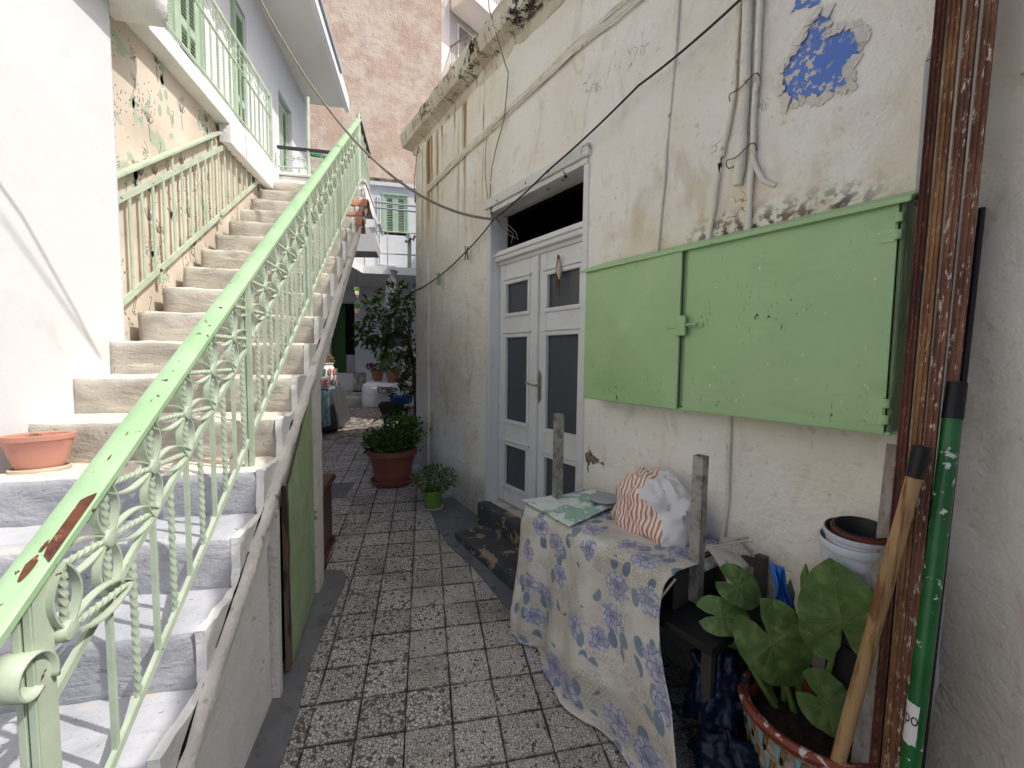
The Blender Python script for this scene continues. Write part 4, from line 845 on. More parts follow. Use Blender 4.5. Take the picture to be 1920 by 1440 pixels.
M().box(W(uL,.03,TZ-.03),W(uR,oF-.01,TZ-.008)).build('top_board','steel_dark',RK); M().box(W(uR+.005,.03,.44),W(uR+.012,oF-.06,TZ-.01)).build('end_plate','steel_dark',RK)
M().rbox(W(2.0,.50,.50),W(2.40,.06,.54),.08,.003,6,.01).build('lower_board','black',RK,smooth=40)
for u in (uL+.02,2.34):
    for o in (.06,.42): M().box(W(u-.02,o-.015,gz(2.1)-.05),W(u+.02,o+.015,.50 if u>2 else TZ-.03)).build('leg','steel_dark',RK)
M().box(W(2.33,.04,.35),W(2.37,.08,.74)).build('leg','steel_dark',RK); M().bar(W(2.18,.06,.70),W(2.35,.06,.70),.03).build('rail','steel_dark',RK)
# floral cloth
A0,A1,B0,B1=uL-.28,uR+.05,.02,oF+.86
def cloth(s,t):
    a=A0+(A1-A0)*s; b_=B0+(B1-B0)*t; dl=max(0,uL-a); df=max(0,b_-oF); fr=max(0,(s-.0))
    drop=max(dl,df)+.25*min(dl,df); hemcut=1-.24*max(0,1-s*1.7)      # shorter on the left
    drop*=hemcut; u=max(a,uL); o=min(b_,oF); k=min(1,drop/.6)
    rr=.05; bend=min(drop,rr*1.57); ang=bend/rr
    z=TZ+.004-(rr*(1-math.cos(ang)) if drop<rr*1.57 else rr+(drop-rr*1.57)); out=rr*math.sin(ang) if drop>0 else 0
    if df>=dl and df>0: o+=out*.9
    elif dl>0: u-=out*.7
    ph=u*15+1.1*math.sin(u*5); fold=math.sin(ph)+.45*math.sin(ph*2.3+1)
    if df>0: o+=k*(.030*fold+.06*k)+.05*k*k*max(0,s-.55)*2; u+=k*.02*math.cos(ph)+k*k*.13*max(0,s-.5)*2-.045*math.sin(min(1,k*1.3)*math.pi)*max(0,s-.62)*2.2
    if dl>0 and df<=0: u-=k*(.02*math.sin(o*22)+.02)
    if drop==0:
        z+=.006*noise.noise(Vector((a*6,b_*6,1)))+.004*math.sin(b_*30+a*9)*.5+.02*max(0,s-.7)*math.sin(b_*16)*.5+.012*noise.noise(Vector((a*2.5,b_*2.5,7)))
        if s>.9: z-=.05*((s-.9)/.1)**2*(b_<.3)
    w_=RW(u,o,z); zf=gz(w_.y)+.012
    if z<zf: o+=(zf-z)*.55; z=zf+.012*abs(fold)*.5
    return W(u,o,z)
cm=M().grid(cloth,110,110,uvfn=lambda s,t:((A1-A0)*s,(B1-B0)*t))
fc=soloR(cm,'floral_tablecloth','floral','cream oilcloth printed with violet roses draped over the rack','tablecloth',(1.7,.3,TZ),smooth=180)
md=fc.modifiers.new('solid','SOLIDIFY'); md.thickness=.003; md.offset=-1
# folded cloth end, clips and sticks at the near end of the rack
ce=M().grid(lambda s,t:W(2.19+.12*s,.03+.18*t,.745-.10*s*s*(.4+t)+.01*math.sin(t*9+s*4)),12,12,uvfn=lambda s,t:(s*.12+3,t*.18)); c2=soloR(ce,'cloth_corner','floral','folded corner of cream printed cloth on the rack end by the wall','cloth',(2.25,.1,.72),smooth=180); c2.modifiers.new('s','SOLIDIFY').thickness=.006
for i,(a,b_) in enumerate((((2.215,.20,.765),(2.305,.10,.80)),((2.225,.165,.768),(2.30,.075,.805)),((2.215,.14,.768),(2.325,.085,.80)))):
    soloR(M().tube([W(*a),W(*b_)],.005,6),'wooden_stick',('saucer','steel','saucer')[i],('thin pale stick lying on the near end of the rack, lowest of three','thin grey stick crossing two pale ones on the near end of the rack','thin pale stick lying on the near end of the rack, nearest the wall')[i],'stick',a,'sticks on the rack end')
ck=M().tube([W(2.17,.515,.60),W(2.165,.52,.615),W(2.15,.50,.66),W(2.19,.44,.705)],.006,6); ck.tube([W(2.18,.515,.61),W(2.21,.45,.695)],.005,6); soloR(ck,'cloth_clip','saucer','white wire clip holding the near corner of the floral cloth','clip',(2.17,.5,.62),smooth=60)
# small oilcloth, plate, pen
def oil(s,t):
    a=Vector((1.23,.50)); b_=Vector((1.67,.52)); c=Vector((1.60,.06)); d=Vector((1.36,.05)); p=a.lerp(b_,s).lerp(d.lerp(c,s),t); e=.025*noise.noise(Vector((s*5,t*5,1))); 
    return W(p.x+e*(t in(0,1)),p.y+e,TZ+.02+.022*abs(noise.noise(Vector((s*4,t*3,5))))+.014*abs(math.sin(s*9+t*4))*t)
om=M().grid(oil,40,40); oo=soloR(om,'small_oilcloth','mint_cloth','crumpled white and green oilcloth lying on the far end of the floral cloth','cloth',(1.45,.3,TZ),smooth=180); oo.modifiers.new('s','SOLIDIFY').thickness=.003
dk=M().lathe([(0,0),(.085,0),(.09,.006),(.085,.012),(.05,.010),(0,.010)],(1.56,-.15,TZ+.055),28); soloR(dk,'grey_plate','conduit','flat grey plate on the small oilcloth','plate',(1.56,.15,TZ+.055),smooth=40)
soloR(M().tube([W(1.66,.20,TZ+.055),W(1.725,.10,TZ+.045)],.006,8),'blue_pen','bag_blue','small blue pen lying by the plate on the oilcloth','pen',(1.69,.15,TZ+.04))
# striped carrier bag
def blob(c,rad,n1,n2,nz,sq,seed,flat=.35):
    def f(s,t):
        a=2*math.pi*s; ph=-math.pi/2+math.pi*t; d=Vector((math.cos(a)*math.cos(ph),math.sin(a)*math.cos(ph),math.sin(ph))); q=1+nz*noise.noise(d*2.2+Vector((seed,0,0)))+nz*.55*noise.noise(d*5+Vector((0,seed,0)))+nz*.3*abs(noise.noise(d*9+Vector((0,0,seed))))
        z=d.z*rad[2]*q; z=max(z,-rad[2]*flat); return (c[0]+d.x*rad[0]*q,c[1]+d.y*rad[1]*q,c[2]+z)
    return M().grid(f,n1,n2)
c=W(1.90,.165,TZ+.075); bgm=blob(c,(.215,.135,.205),64,36,.22,0,4.2); 
for i,p in enumerate(bgm.f):
    v=bgm.v[p[0]]; bgm.mi[i]=1 if v[0]+.35*(v[2]-TZ)-.25*noise.noise(Vector(v)*4)>2.03 else 0
soloR(bgm,'striped_carrier_bag',['bag_stripe','bag_white'],'crumpled orange-striped and white plastic bag on the floral cloth','bag',(1.90,.16,TZ),smooth=45,fix=True)
# blue bags under the rack
soloR(blob(W(2.33,.30,.22),(.10,.14,.20),56,36,.5,0,9.1),'blue_sack','bag_navy','dark blue plastic sack crumpled beneath the rack end','sack',(2.33,.3,.0),smooth=180)
soloR(blob(W(2.42,.44,.10),(.12,.08,.10),48,30,.4,0,3.3),'blue_plastic_scrap','bag_navy','deep blue plastic scrap on the ground left of the mosaic pot','plastic',(2.42,.44,.0),smooth=180)
# ================================================================== MOSAIC POT WITH TARO
PC=Vector((1.345,1.165,gz(1.165)))
MP=thing('mosaic_planter','large terracotta planter covered in blue, brown and black mosaic, bottom right','planter',PC)
prof=[(.0,.0),(.15,.0),(.165,.05),(.195,.22),(.215,.36),(.23,.375),(.235,.395),(.225,.405),(.205,.395),(.20,.33)]
M().lathe(prof,PC,48).build('body','mosaic_grout',MP,smooth=40); M().lathe([(.216,.362),(.232,.374),(.238,.395),(.228,.408),(.204,.398),(.202,.37)],PC,48).build('rim','red_rim',MP,smooth=40)
M().lathe([(0,.345),(.205,.34)],PC,32).build('soil','soil',MP,smooth=60)
def rad_at(z): 
    for (r0,z0),(r1,z1) in zip(prof,prof[1:]):
        if z0<=z<=z1 and z1>z0: return r0+(r1-r0)*(z-z0)/(z1-z0)
    return .21
def tess(pts,mat):
    vs=[]; 
    for h in (.001,.006):
        for a,z in pts: r_=rad_at(z)+h; vs.append((PC.x+r_*math.cos(a),PC.y+r_*math.sin(a),PC.z+z))
    n=len(pts); M().add(vs,[tuple(range(n,2*n))]+[(i,(i+1)%n,(i+1)%n+n,i+n) for i in range(n)]).build('tessera',mat,MP)
for row in range(4):
    zc=.325-row*.075
    for i in range(13):
        a=R(120)+i*R(190)/12+row*.09; w_=.085; j=lambda q:q+rnd.uniform(-.01,.01)
        tess([(j(a-w_),zc+.03),(j(a+w_*.2),zc+.032),(j(a-w_*.3),zc-.028)],'mosaic_blue'); tess([(j(a+w_*.35),zc+.032),(j(a+w_*1.1),zc+.03),(j(a+w_*.8),zc-.004),(j(a+w_*.25),zc+.0)],'mosaic_brown'); tess([(j(a+w_*.1),zc-.006),(j(a+w_*.55),zc-.008),(j(a+w_*.45),zc-.03),(j(a),zc-.03)],'mosaic_black')
TP=thing('taro_plant','taro plant with broad heart-shaped green leaves in the mosaic planter','plant',PC+Vector((0,0,.34)))
def heart(base,tip_dir,nrm,size,seed):
    t=Vector(tip_dir).normalized(); n=Vector(nrm).normalized(); n=(n-t*n.dot(t)).normalized(); s=t.cross(n); rg=random.Random(seed); base=Vector(base); K=40
    def edge(a):   # a 0=tip, pi=notch
        r_=(1.0-.30*abs(math.sin(a)))*(1 if a<2.2 else 1-.18*((a-2.2)/.94)) if False else 0
        w_=abs(math.sin(a)); 
        if a<math.pi*.5: rr=(1-.40*math.sin(a)**.85)
        else: q=(a-math.pi*.5)/(math.pi*.5); rr=.60+.16*math.sin(q*math.pi*.6)-.62*max(0,q-.80)/.20
        return rr*size
    vs=[]; rings=8
    for k in range(K):
        a=-math.pi+2*math.pi*k/K; r_=edge(abs(a))
        for j in range(1,rings+1):
            q=j/rings; x=math.cos(a)*r_*q; y=math.sin(a)*r_*q*.92
            z=.10*size*(y/size)**2*2.2-.10*size*max(0,x/size)**2-.10*size*max(0,-x/size)+.018*size*math.cos(abs(a)*9)*q+.012*size*noise.noise(Vector((x*9,y*9,seed)))
            vs.append(base+t*x+s*y+n*z)
    fs=[]; c0=len(vs); vs.append(base)
    for k in range(K):
        k2=(k+1)%K; fs.append((c0,k*rings,k2*rings))
        for j in range(rings-1): fs.append((k*rings+j,k*rings+j+1,k2*rings+j+1,k2*rings+j))
    lf=M().add(vs,fs).build('leaf','taro',TP,smooth=180,fix=True)
    vm=M()
    for a in (0,.5,-.5,1.0,-1.0,1.6,-1.6,2.25,-2.25,2.75,-2.75):
        k=int(round((a+math.pi)/(2*math.pi)*K))%K; pth=[base+n*.002]+[vs[k*rings+j]+n*.0012 for j in range(rings)]; vm.tube(pth,.0018 if a==0 else .001,4,[1-.08*i for i in range(rings+1)])
    vm.build('veins','taro_vein',lf,smooth=60); return lf
def stalk(a,b_,bow=.04):
    a,b_=Vector(a),Vector(b_); p=[a.lerp(b_,i/8)+Vector((0,0,1)).cross(b_-a).normalized()*bow*math.sin(math.pi*i/8)*.4 for i in range(9)]; M().tube(p,.010,8,[1.25-.08*i for i in range(9)]).build('stalk','stem',TP,smooth=60)
cv=Vector((0,0,1.56))
LV=[((1.085,1.325,.60),(.95,-.2,-.12),.12,(1.25,1.20)),((1.205,1.205,.565),(.56,-.11,-.82),.215,(1.30,1.17)),((1.345,1.085,.70),(-.22,.05,.98),.215,(1.36,1.14)),((1.17,1.345,.695),(.75,-.15,-.45),.125,(1.28,1.25)),((1.30,1.08,.43),(.75,-.2,-.6),.15,(1.33,1.14)),((1.14,1.33,.53),(.3,.1,-.8),.10,(1.27,1.22))]
for i,(bs,td,sz,ft) in enumerate(LV):
    n=(cv-Vector(bs)).normalized()+Vector((0,0,.25)); heart(bs,td,n,sz,i); n.normalize(); stalk((ft[0]+.03,ft[1]+.05,PC.z+.33),Vector(bs)-n*.016,.0)
for (x,y,h) in ((1.385,1.26,.80),(1.33,1.27,.74)): 
    M().tube([(x,y,PC.z+.34),(x+.01,y+.01,h-.12),(x+.012,y+.012,h-.05),(x+.01,y+.012,h)],.011,8,[1,1.1,1.5,.2]).build('rolled_leaf','stem',TP,smooth=60)
def film(a,b_,w_): return lambda s,t:(a[0]+(b_[0]-a[0])*t+w_*(s-.5)*(.25+.75*t)+.012*noise.noise(Vector((s*6,t*5,1))),a[1]+(b_[1]-a[1])*t+.03*noise.noise(Vector((s*8,t*3,6)))+.015*math.sin(s*14),a[2]+(b_[2]-a[2])*t+.02*noise.noise(Vector((s*5,t*4,3))))
fb=M().grid(film((1.272,1.275,.80),(1.36,1.25,.42),.15),22,22); fbo=solo(fb,'blue_plastic_bag','bag_blue','bright blue plastic bag stuffed between the taro leaves','bag',(1.33,1.24,.40),smooth=60); fbo.modifiers.new('s','SOLIDIFY').thickness=.002
# terracotta pots behind the taro
def pot(name,c,r_,h,mat,label,cat='pot',taper=.72,rim=.012,soil=True,grp=None,rimh=.035,parts=True):
    t=thing(name,label,cat,c,grp); c=Vector(c)
    M().lathe([(0,0),(r_*taper,0),(r_*(taper+(1-taper)*.85),h-rimh),(r_,h-rimh),(r_+rim,h-rimh+.004),(r_+rim,h-.004),(r_+rim*.6,h),(r_-.006,h),(r_-.012,h*.8)],c,36).build('body',mat,t,smooth=35)
    if soil: M().lathe([(0,h*.86),(r_-.01,h*.85)],c,24).build('soil','soil',t)
    return t
pot('brown_pot',(1.21,1.42,gz(1.4)),.105,.36,'pot_red','round rusty-brown plastic pot peeking out left of the mosaic planter')
pot('red_pot',(1.475,1.30,gz(1.3)),.105,.44,'pot_red','dark red plastic pot behind the taro leaves')
# nested nursery pots on the wall
def nest(name,u,o,z,r_,h,mat,label,inner,tilt=.0):
    t=thingR(name,label,'pot stack',u,o,z); c=Vector(W(u,o,z))
    M().lathe([(0,0),(r_*.80,0),(r_*.80,.006),(r_*.97,h-.03),(r_,h-.03),(r_*1.03,h-.024),(r_*1.03,h-.006),(r_,h),(r_*.96,h),(r_*.93,h*.5)],c,40).build('outer_pot',mat,t,smooth=35)
    for i,(mm_,dz,dx) in enumerate(inner):
        rr=r_*(.95-.045*i); c2=c+Vector((dx,0,dz)); M().lathe([(0,.02),(rr*.78,.02),(rr*.95,h-.02),(rr,h-.016),(rr*1.02,h-.01),(rr*1.02,h),(rr*.97,h+.002),(rr*.93,h-.004),(rr*.72,.05),(0,.05)],c2,40).build('nested_pot',mm_,t,smooth=35)
    return t
t=nest('nested_white_pots',2.665,.115,.80,.095,.155,'pot_white','white nursery pot holding smaller black and red pots, beside the rusty beams',[('pot_white',.030,.008),('pot_black',.036,.008),('pot_red',.044,.02),('pot_black',.05,.022)]); t.rotation_euler=(R(7),R(2),RWA)
t=nest('nested_black_pots',2.69,.12,.60,.075,.14,'pot_black','stack of black and red nursery pots below the white one',[('pot_red',.018,0),('pot_black',.032,0),('pot_red',.046,0)]); t.rotation_euler=(R(6),0,RWA)
M_=M().rbox(W(2.62,.19,-.12),W(2.78,.03,.595),.08,.004,6,.02); soloR(M_,'upturned_crate','black','dark plastic crate carrying the nested pots, in the corner behind the taro','crate',(2.68,.12,-.1),smooth=40)
# ================================================================== OVERHEAD CABLES AND PEGS
def sag(a,b_,s,n=30): 
    a,b_=Vector(a),Vector(b_); return [a.lerp(b_,i/n)-Vector((0,0,s*4*(i/n)*(1-i/n))) for i in range(n+1)]
A=RW(.16,.03,2.68); solo(M().tube(sag(A,(-1.97,4.75,5.88),.70),.011,8),'overhead_cable','cable_grey','thick grey cable sagging from the door lintel up across the alley to the left','cable',A,smooth=60)
pts=[RW(-1.9,.05,2.25),RW(-1.535,.03,2.306),RW(-.886,.03,2.375),RW(-.265,.04,2.515),RW(.19,.05,2.665),RW(.9,.07,2.80),RW(1.632,.06,2.985),RW(2.15,.06,3.07),RW(2.9,.08,3.2)]
cb_=[]
for i in range(len(pts)-1): cb_+=sag(pts[i],pts[i+1],.012,8)[:-1]
solo(M().tube(cb_+[pts[-1]],.0058,8),'black_cable','cable_dark','thin black cable slung along the house wall above the door, pegs hanging on it','cable',pts[4],smooth=60)
def peg(p,mat,label):
    t=thing('clothes_peg',label,'clothes peg',p); p=Vector(p)
    for sg in (-1,1):
        mm=M(); a=p+Vector((sg*.004,0,.035)); mm.sweep([p+Vector((sg*.012,sg*.004,.048)),p+Vector((sg*.0065,0,.01)),p+Vector((sg*.005,0,-.01)),p+Vector((sg*.014,-sg*.006,-.075))],[(-.005,-.004),(.005,-.004),(.005,.004),(-.005,.004)],(0,1,0)); mm.build('jaw',mat,t)
    M().tube([p+Vector((.009*math.cos(a),.006*math.sin(a),.004*math.sin(2*a))) for a in [i*.8 for i in range(16)]],.0015,5).build('spring','steel',t)
peg(RW(-.265,.05,2.50),'old_wood','dark wooden clothes peg on the black cable left of the door'); peg(RW(-.886,.04,2.36),'pot_green','lime green plastic clothes peg on the black cable')
pd=thingR('hanging_seed_pod','dried brown seed pod hung by a string at the top of the right door','seed pod',.885,-.06,2.1)
M().tube([W(.885,-.07,2.10),W(.885,-.06,2.16),W(.886,-.06,2.20),W(.884,-.06,2.27)],.022,10,[.35,1,.7,.12]).build('pod','saucer',pd,smooth=60)
fm=M()
for i in range(18): a=rnd.uniform(0,6.28); fm.tube([W(.885+.006*math.cos(a),-.05,2.27),W(.885+.026*math.cos(a),-.055+.01*math.sin(a),2.17),W(.885+.018*math.cos(a)-.01,-.06,2.03+rnd.uniform(-.05,.06))],.0018,4)
fm.build('dried_fibres','rust_a',pd)
#==PART5==
# ================================================================== FAR COURTYARD
def slab(name,a,b_,mat,amp=.004): return tag(M().rbox(a,b_,.15,amp,3,.02).build(name,mat,smooth=50),None,None,kind='structure')
slab('courtyard_step',(-4.5,9.4,.3),(1.5,10.0,.64),'cement'); slab('courtyard_floor',(-4.5,9.98,.3),(1.5,11.6,.70),'cement')
DS=thing('tiled_doorsteps','two pale tiled steps up to the dark green far door','steps',(-2.1,11.1,.7))
for i in range(5): M().rbox((-3.0+i*.33,10.78,.69),(-2.685+i*.33,11.1,.89),.2,.002,3,.01).build('tile_block','block_white',DS,smooth=50)
M().rbox((-3.0,11.1,.69),(-1.3,11.55,1.09),.2,.003,3,.01).build('upper_step','block_white',DS,smooth=50)
# pots ledge
LG=solo(M().rbox((-1.28,9.1,.40),(.3,10.4,.98),.12,.015,2.2,.08),'planting_ledge','white_rough','low whitewashed ledge carrying flower pots in the courtyard','ledge',(-.6,9.7,.45),smooth=60)
FH=thing('courtyard_house','white two-storey house closing the courtyard, green shuttered window above','house',(-1.5,11.6,.7))
fx0,fx1=-6,2.2; Y=11.55
def fwall(x0,x1,z0,z1): M().box((x0,Y,z0),(x1,Y+.3,z1)).build('wall','white_wall',FH)
fwall(fx0,-2.36,.3,3.35); fwall(-2.36,-1.765,2.90,3.35); fwall(-1.765,-1.12,.3,3.35); fwall(-1.12,-.5,2.62,3.35); fwall(-1.12,-.5,.3,1.75); fwall(-.5,fx1,.3,3.35)
fwall(fx0,-1.02,3.35,5.86); fwall(-.44,fx1,3.35,5.86); fwall(-1.02,-.44,3.35,4.72); fwall(-1.02,-.44,5.70,5.86)
M().box((1.2,6.9,0),(4.6,11.5,6.15)).build('unseen_neighbour','white_wall',FH); M().box((fx0,Y-.08,5.86),(fx1,Y+.5,5.95)).build('parapet','white_wall',FH)  # tall box is an unseen neighbouring building, added to shade the courtyard
M().box((-3,Y+.31,.3),(0,Y+1.5,.4)).build('dark_room','dark',FH); M().box((-3,Y+1.2,.3),(0,Y+1.3,6)).build('dark_room','dark',FH)
M().box((-2.36,Y+.16,1.09),(-2.02,Y+.2,2.86)).build('door','door_green',FH,bevel=.01); M().box((-2.37,Y-.01,2.86),(-1.76,Y+.04,2.91)).build('door_frame','shutter_green',FH)
M().box((-2.02,Y+.2,1.09),(-1.77,Y+.22,1.55)).build('lower_panel','block_grey',FH)
wf=M()
for q in ((-1.13,1.74,-1.08,2.63),(-.54,1.74,-.49,2.63),(-1.08,2.58,-.54,2.63),(-1.08,1.74,-.54,1.79),(-.83,1.79,-.79,2.58)): wf.box((q[0],Y-.02,q[1]),(q[2],Y+.03,q[3]))
wn=wf.build('window_frame','door_white',FH); M().box((-1.08,Y+.02,1.78),(-.54,Y+.03,2.6)).build('pane','glass',wn)
# shuttered upper window
M().box((-1.06,Y-.03,5.66),(-.40,Y+.02,5.72)).build('window_lintel','shutter_green',FH)
for a,b_ in ((-1.06,-1.01),(-.45,-.40)): M().box((a,Y-.02,4.66),(b_,Y+.05,5.66)).build('window_post','shutter_green',FH)
for a,b_ in ((-1.01,-.732),(-.728,-.45)):
    fr=M(); fr.box((a,Y+.0,4.66),(a+.07,Y+.04,5.66)); fr.box((b_-.07,Y,4.66),(b_,Y+.04,5.66)); fr.box((a+.07,Y,5.58),(b_-.07,Y+.04,5.66)); fr.box((a+.07,Y,4.66),(b_-.07,Y+.04,4.76)); f_=fr.build('shutter','shutter_green',FH)
    sl=M(); z=4.78
    while z<5.57: sl.add([(a+.07,Y+.005,z),(b_-.07,Y+.005,z),(b_-.07,Y+.035,z+.03),(a+.07,Y+.035,z+.03)],[(0,1,2,3)]); z+=.042
    tag(sl.build('slats','shutter_green',f_),None,None,kind='stuff')
for x in (-1.17,-1.11): M().tube([(x,Y-.02,5.6),(x,Y-.02,3.9),(x+.4,Y-.02,3.88)],.018,6).build('wall_pipe','white_wall',FH)
# terrace
TR=thing('roof_terrace','white terrace slab with thin green railing over the courtyard','terrace',(-.8,10.5,3.3))
M().poly([(-1.29,9.6,3.30),(2.2,9.6,3.30),(2.2,11.54,3.30),(-3.2,11.54,3.30),(-3.2,7.9,3.30),(-1.62,7.9,3.30)],.16,(0,0,1)).build('slab','white_rough',TR)
tr_=[(-1.6,8.0),(-1.26,9.66),(-.05,9.66)]
for z,r_ in ((3.75,.015),(4.22,.018)):
    M().tube([(x,y,z) for x,y in tr_],r_,6).build('rail','rail_green',TR)
for x,y in ((-1.6,8.0),(-1.26,9.66),(-.78,9.66),(-.35,9.66)): M().tube([(x,y,3.46),(x,y,4.24)],.012,6).build('rail_post','rail_green',TR)
M().tube([(-.31,9.66,3.46),(-.31,9.66,4.2)],.035,6).build('stout_post','rail_green',TR)
for i,z in enumerate((4.55,4.66)): solo(M().tube([(-1.7,9.3,z+.06),(.6,9.3,z)],.022,8),'drying_pole','conduit','white drying pole spanning the terrace, the %s of two'%('lower','upper')[i],'pole',(-.6,9.3,z),'drying poles over the terrace')
# corrugated awning sheet
aw=M(); aw.grid(lambda s,t:(-.40+.62*s,9.3+1.1*t,3.93+.36*s+.25*t+.03*math.sin(s*6.28*7)),84,2); awo=solo(aw,'corrugated_awning','conduit','pale corrugated sheet awning beside the right house corner','awning',(0,8.6,4.0),smooth=60); awo.modifiers.new('s','SOLIDIFY').thickness=.012
# small concrete canopy near the stairs' far side
CN=thing('concrete_canopy','small grey and white concrete canopy beyond the stair pipe','canopy',(-1.0,8.0,3.4))
M().poly([(-1.30,7.9,3.36),(-.83,7.9,3.38),(-.80,7.9,3.5),(-.86,7.9,3.80),(-1.24,7.9,3.76)],.5,(0,1,0)).build('body','block_grey',CN); M().poly([(-1.25,7.85,4.42),(-.98,7.85,4.36),(-.76,7.85,3.85),(-.80,7.85,3.83),(-1.02,7.85,4.29),(-1.25,7.85,4.33)],.6,(0,1,0)).build('roof_edge','white_rough',CN)
solo(M().tube([(-.62,9.2,3.30),(-.66,9.18,3.1),(-.74,9.15,2.6),(-.8,9.12,2.3)],.09,10,[1,1.05,1,.6]),'flue_pipe','block_grey','fat grey flue pipe under the terrace edge','pipe',(-.7,9.2,2.3),smooth=60)
# tall neighbours
PB=thing('pink_building','tall blind building with rough pink-brown render behind the courtyard','building',(-6,16.5,0))
M().grid(lambda s,t:(-12+12.62*s,16+.02*noise.noise(Vector((s*30,t*40,1))),0+24*t),60,90).build('blind_wall','pink_wall',PB,smooth=60,fix=False); M().box((-12,16.05,0),(.62,26,24)).build('core','pink_wall',PB)
AB=thing('apartment_block','grey-white apartment block with balconies seen above the cornice','building',(.75,20.6,0)); AB.rotation_euler=(0,0,R(38)); OFF[AB.name]=Vector((0,0,0))
M().box((0,0,0),(12,9,27)).build('wall','block_grey',AB); M().box((0,-.06,0),(.5,-.005,27)).build('corner_panel','block_white',AB)
for zb in (11.4,14.5,17.6):
    M().box((.55,-1.3,zb),(6,-.01,zb+.75)).build('balcony','block_white',AB,bevel=.03)
    for i in range(30): M().bar((.6+i*.13,-1.24,zb+.75),(.6+i*.13,-1.24,zb+1.5),.024).build('railing_bar','cable_grey',AB)
    M().bar((.55,-1.24,zb+1.52),(6,-1.24,zb+1.52),.05).build('top_rail','cable_grey',AB); M().bar((.6,-1.24,zb+1.52),(.6,-.02,zb+1.52),.05).build('top_rail','cable_grey',AB)
    for i in range(9): M().bar((.6,-1.14+i*.13,zb+.75),(.6,-1.14+i*.13,zb+1.5),.024).build('railing_bar','cable_grey',AB)
    w_=M().box((1.0,-.05,zb-1.9),(2.4,-.01,zb-.3)).build('window_frame','block_white',AB); M().box((1.1,-.07,zb-1.8),(2.3,-.052,zb-.4)).build('pane','glass',w_)
nt_=M().grid(lambda s,t:(-2.75+1.2*s,9.0+1.3*t,5.42-.1*s+.55*t+.05*noise.noise(Vector((s*4,t*4,1)))),12,12); nto=solo(nt_,'shade_net','netting','dark green shade net stretched behind the landing','net',(-2,9.5,5.4),smooth=60); nto.modifiers.new('s','SOLIDIFY').thickness=.02
bm2=M(); 
solo(M().rbox((-1.75,12.0,5.97),(-.55,12.6,6.25),.1,.02,4,.02),'old_planks','old_wood','weathered brown planks lying on the courtyard house roof','planks',(-1.2,12.2,5.97),smooth=30)
# courtyard objects
CT=thing('covered_table','low table hidden under a faded blue cloth and grey tarpaulin','table',(-1.62,6.9,gz(6.9)))
def drape(x0,x1,y0,y1,zt,zb,fl,seed):
    def f(s,t):
        # s around the front/right side, t top->bottom; simple skirt with top
        if t<.4: q=t/.4; cx,cy=(x0+x1)/2,(y0+y1)/2; e=ring(s); return (cx+(e[0]-cx)*q,cy+(e[1]-cy)*q,zt+.012*noise.noise(Vector((s*9,q*4,seed))))
        q=(t-.4)/.6; e=ring(s); cx,cy=(x0+x1)/2,(y0+y1)/2; k=1+fl*q+.05*q*math.sin(s*60+seed); return (cx+(e[0]-cx)*k,cy+(e[1]-cy)*k,zt-(zt-zb)*q*(1+.06*math.sin(s*23+seed)))
    def ring(s):
        p=(s*4)%4; i=int(p); r_=p-i
        return [(x0+(x1-x0)*r_,y0),(x1,y0+(y1-y0)*r_),(x1-(x1-x0)*r_,y1),(x0,y1-(y1-y0)*r_)][i%4]
    return M().grid(f,96,18)
drape(-2.3,-1.46,6.5,7.5,1.02,.52,.10,1).build('blue_cloth','blue_cloth',CT,smooth=60,fix=False)
drape(-2.0,-1.42,7.0,7.9,1.0,.38,.36,5).build('grey_tarpaulin','grey_tarp',CT,smooth=60,fix=False)
for x,y in ((-2.2,6.6),(-1.55,6.6),(-1.55,7.4)): M().box((x-.03,y-.03,gz(y)),(x+.03,y+.03,1.0)).build('leg','black',CT)
PM=thing('pink_mosaic_pot','white urn with pink and green mosaic pieces on the covered table','pot',(-1.50,6.9,1.03))
pc=Vector((-1.52,6.9,1.03)); pf_=[(0,0),(.10,0),(.11,.03),(.17,.12),(.19,.20),(.17,.30),(.14,.36),(.16,.39),(.13,.40)]
M().lathe(pf_,pc,32).build('body','mosaic_white',PM,smooth=50)
for i in range(14):
    a=R(200)+i*R(160)/13; z=.12+.13*(i%2)+.02*math.sin(i*3); r_=.188; w_=.14; vs=[(pc.x+(r_+.004)*math.cos(a+dx),pc.y+(r_+.004)*math.sin(a+dx),pc.z+z+dz) for dx,dz in((-w_,-.035),(w_*.7,-.045),(w_,.04),(-w_*.6,.05))]; M().poly(vs,.012,(math.cos(a),math.sin(a),0)).build('tessera',('mosaic_pink','mosaic_green','mosaic_pink')[i%3],PM)
tag(leaves(M(),pc+Vector((0,0,.44)),(.15,.15,.09),260,.055,.6,shell=0).build('succulents','succ_leaf',PM),None,None,kind='stuff')
MC=thing('mahogany_cabinet','small dark red wooden cabinet behind the shed door post','cabinet',(-.9,3.3,gz(3.3)))
M().box((-1.3,3.06,gz(3.1)-.03),(-.715,3.46,.58)).build('body','mahogany',MC,bevel=.006); M().box((-1.34,3.02,.58),(-.685,3.50,.625)).build('top','mahogany',MC,bevel=.012); M().box((-1.32,3.04,gz(3.1)-.03),(-.695,3.48,gz(3.1)+.07)).build('base','mahogany',MC,bevel=.01)
for i in range(4): solo(M().rbox((-.83-.03*i,3.12+.06*i,.626),(-.74-.02*i,3.15+.06*i,.645),.03,.001,3,.004),'toy_block',('pot_green','terracotta','pot_green','saucer')[i],('small green toy block on the mahogany cabinet, nearest its front corner','small orange toy block on the mahogany cabinet','small green toy block on the mahogany cabinet, behind the orange one','small cream toy block on the mahogany cabinet')[i],'toy',(-.78,3.15+.06*i,.626),'blocks on the cabinet')
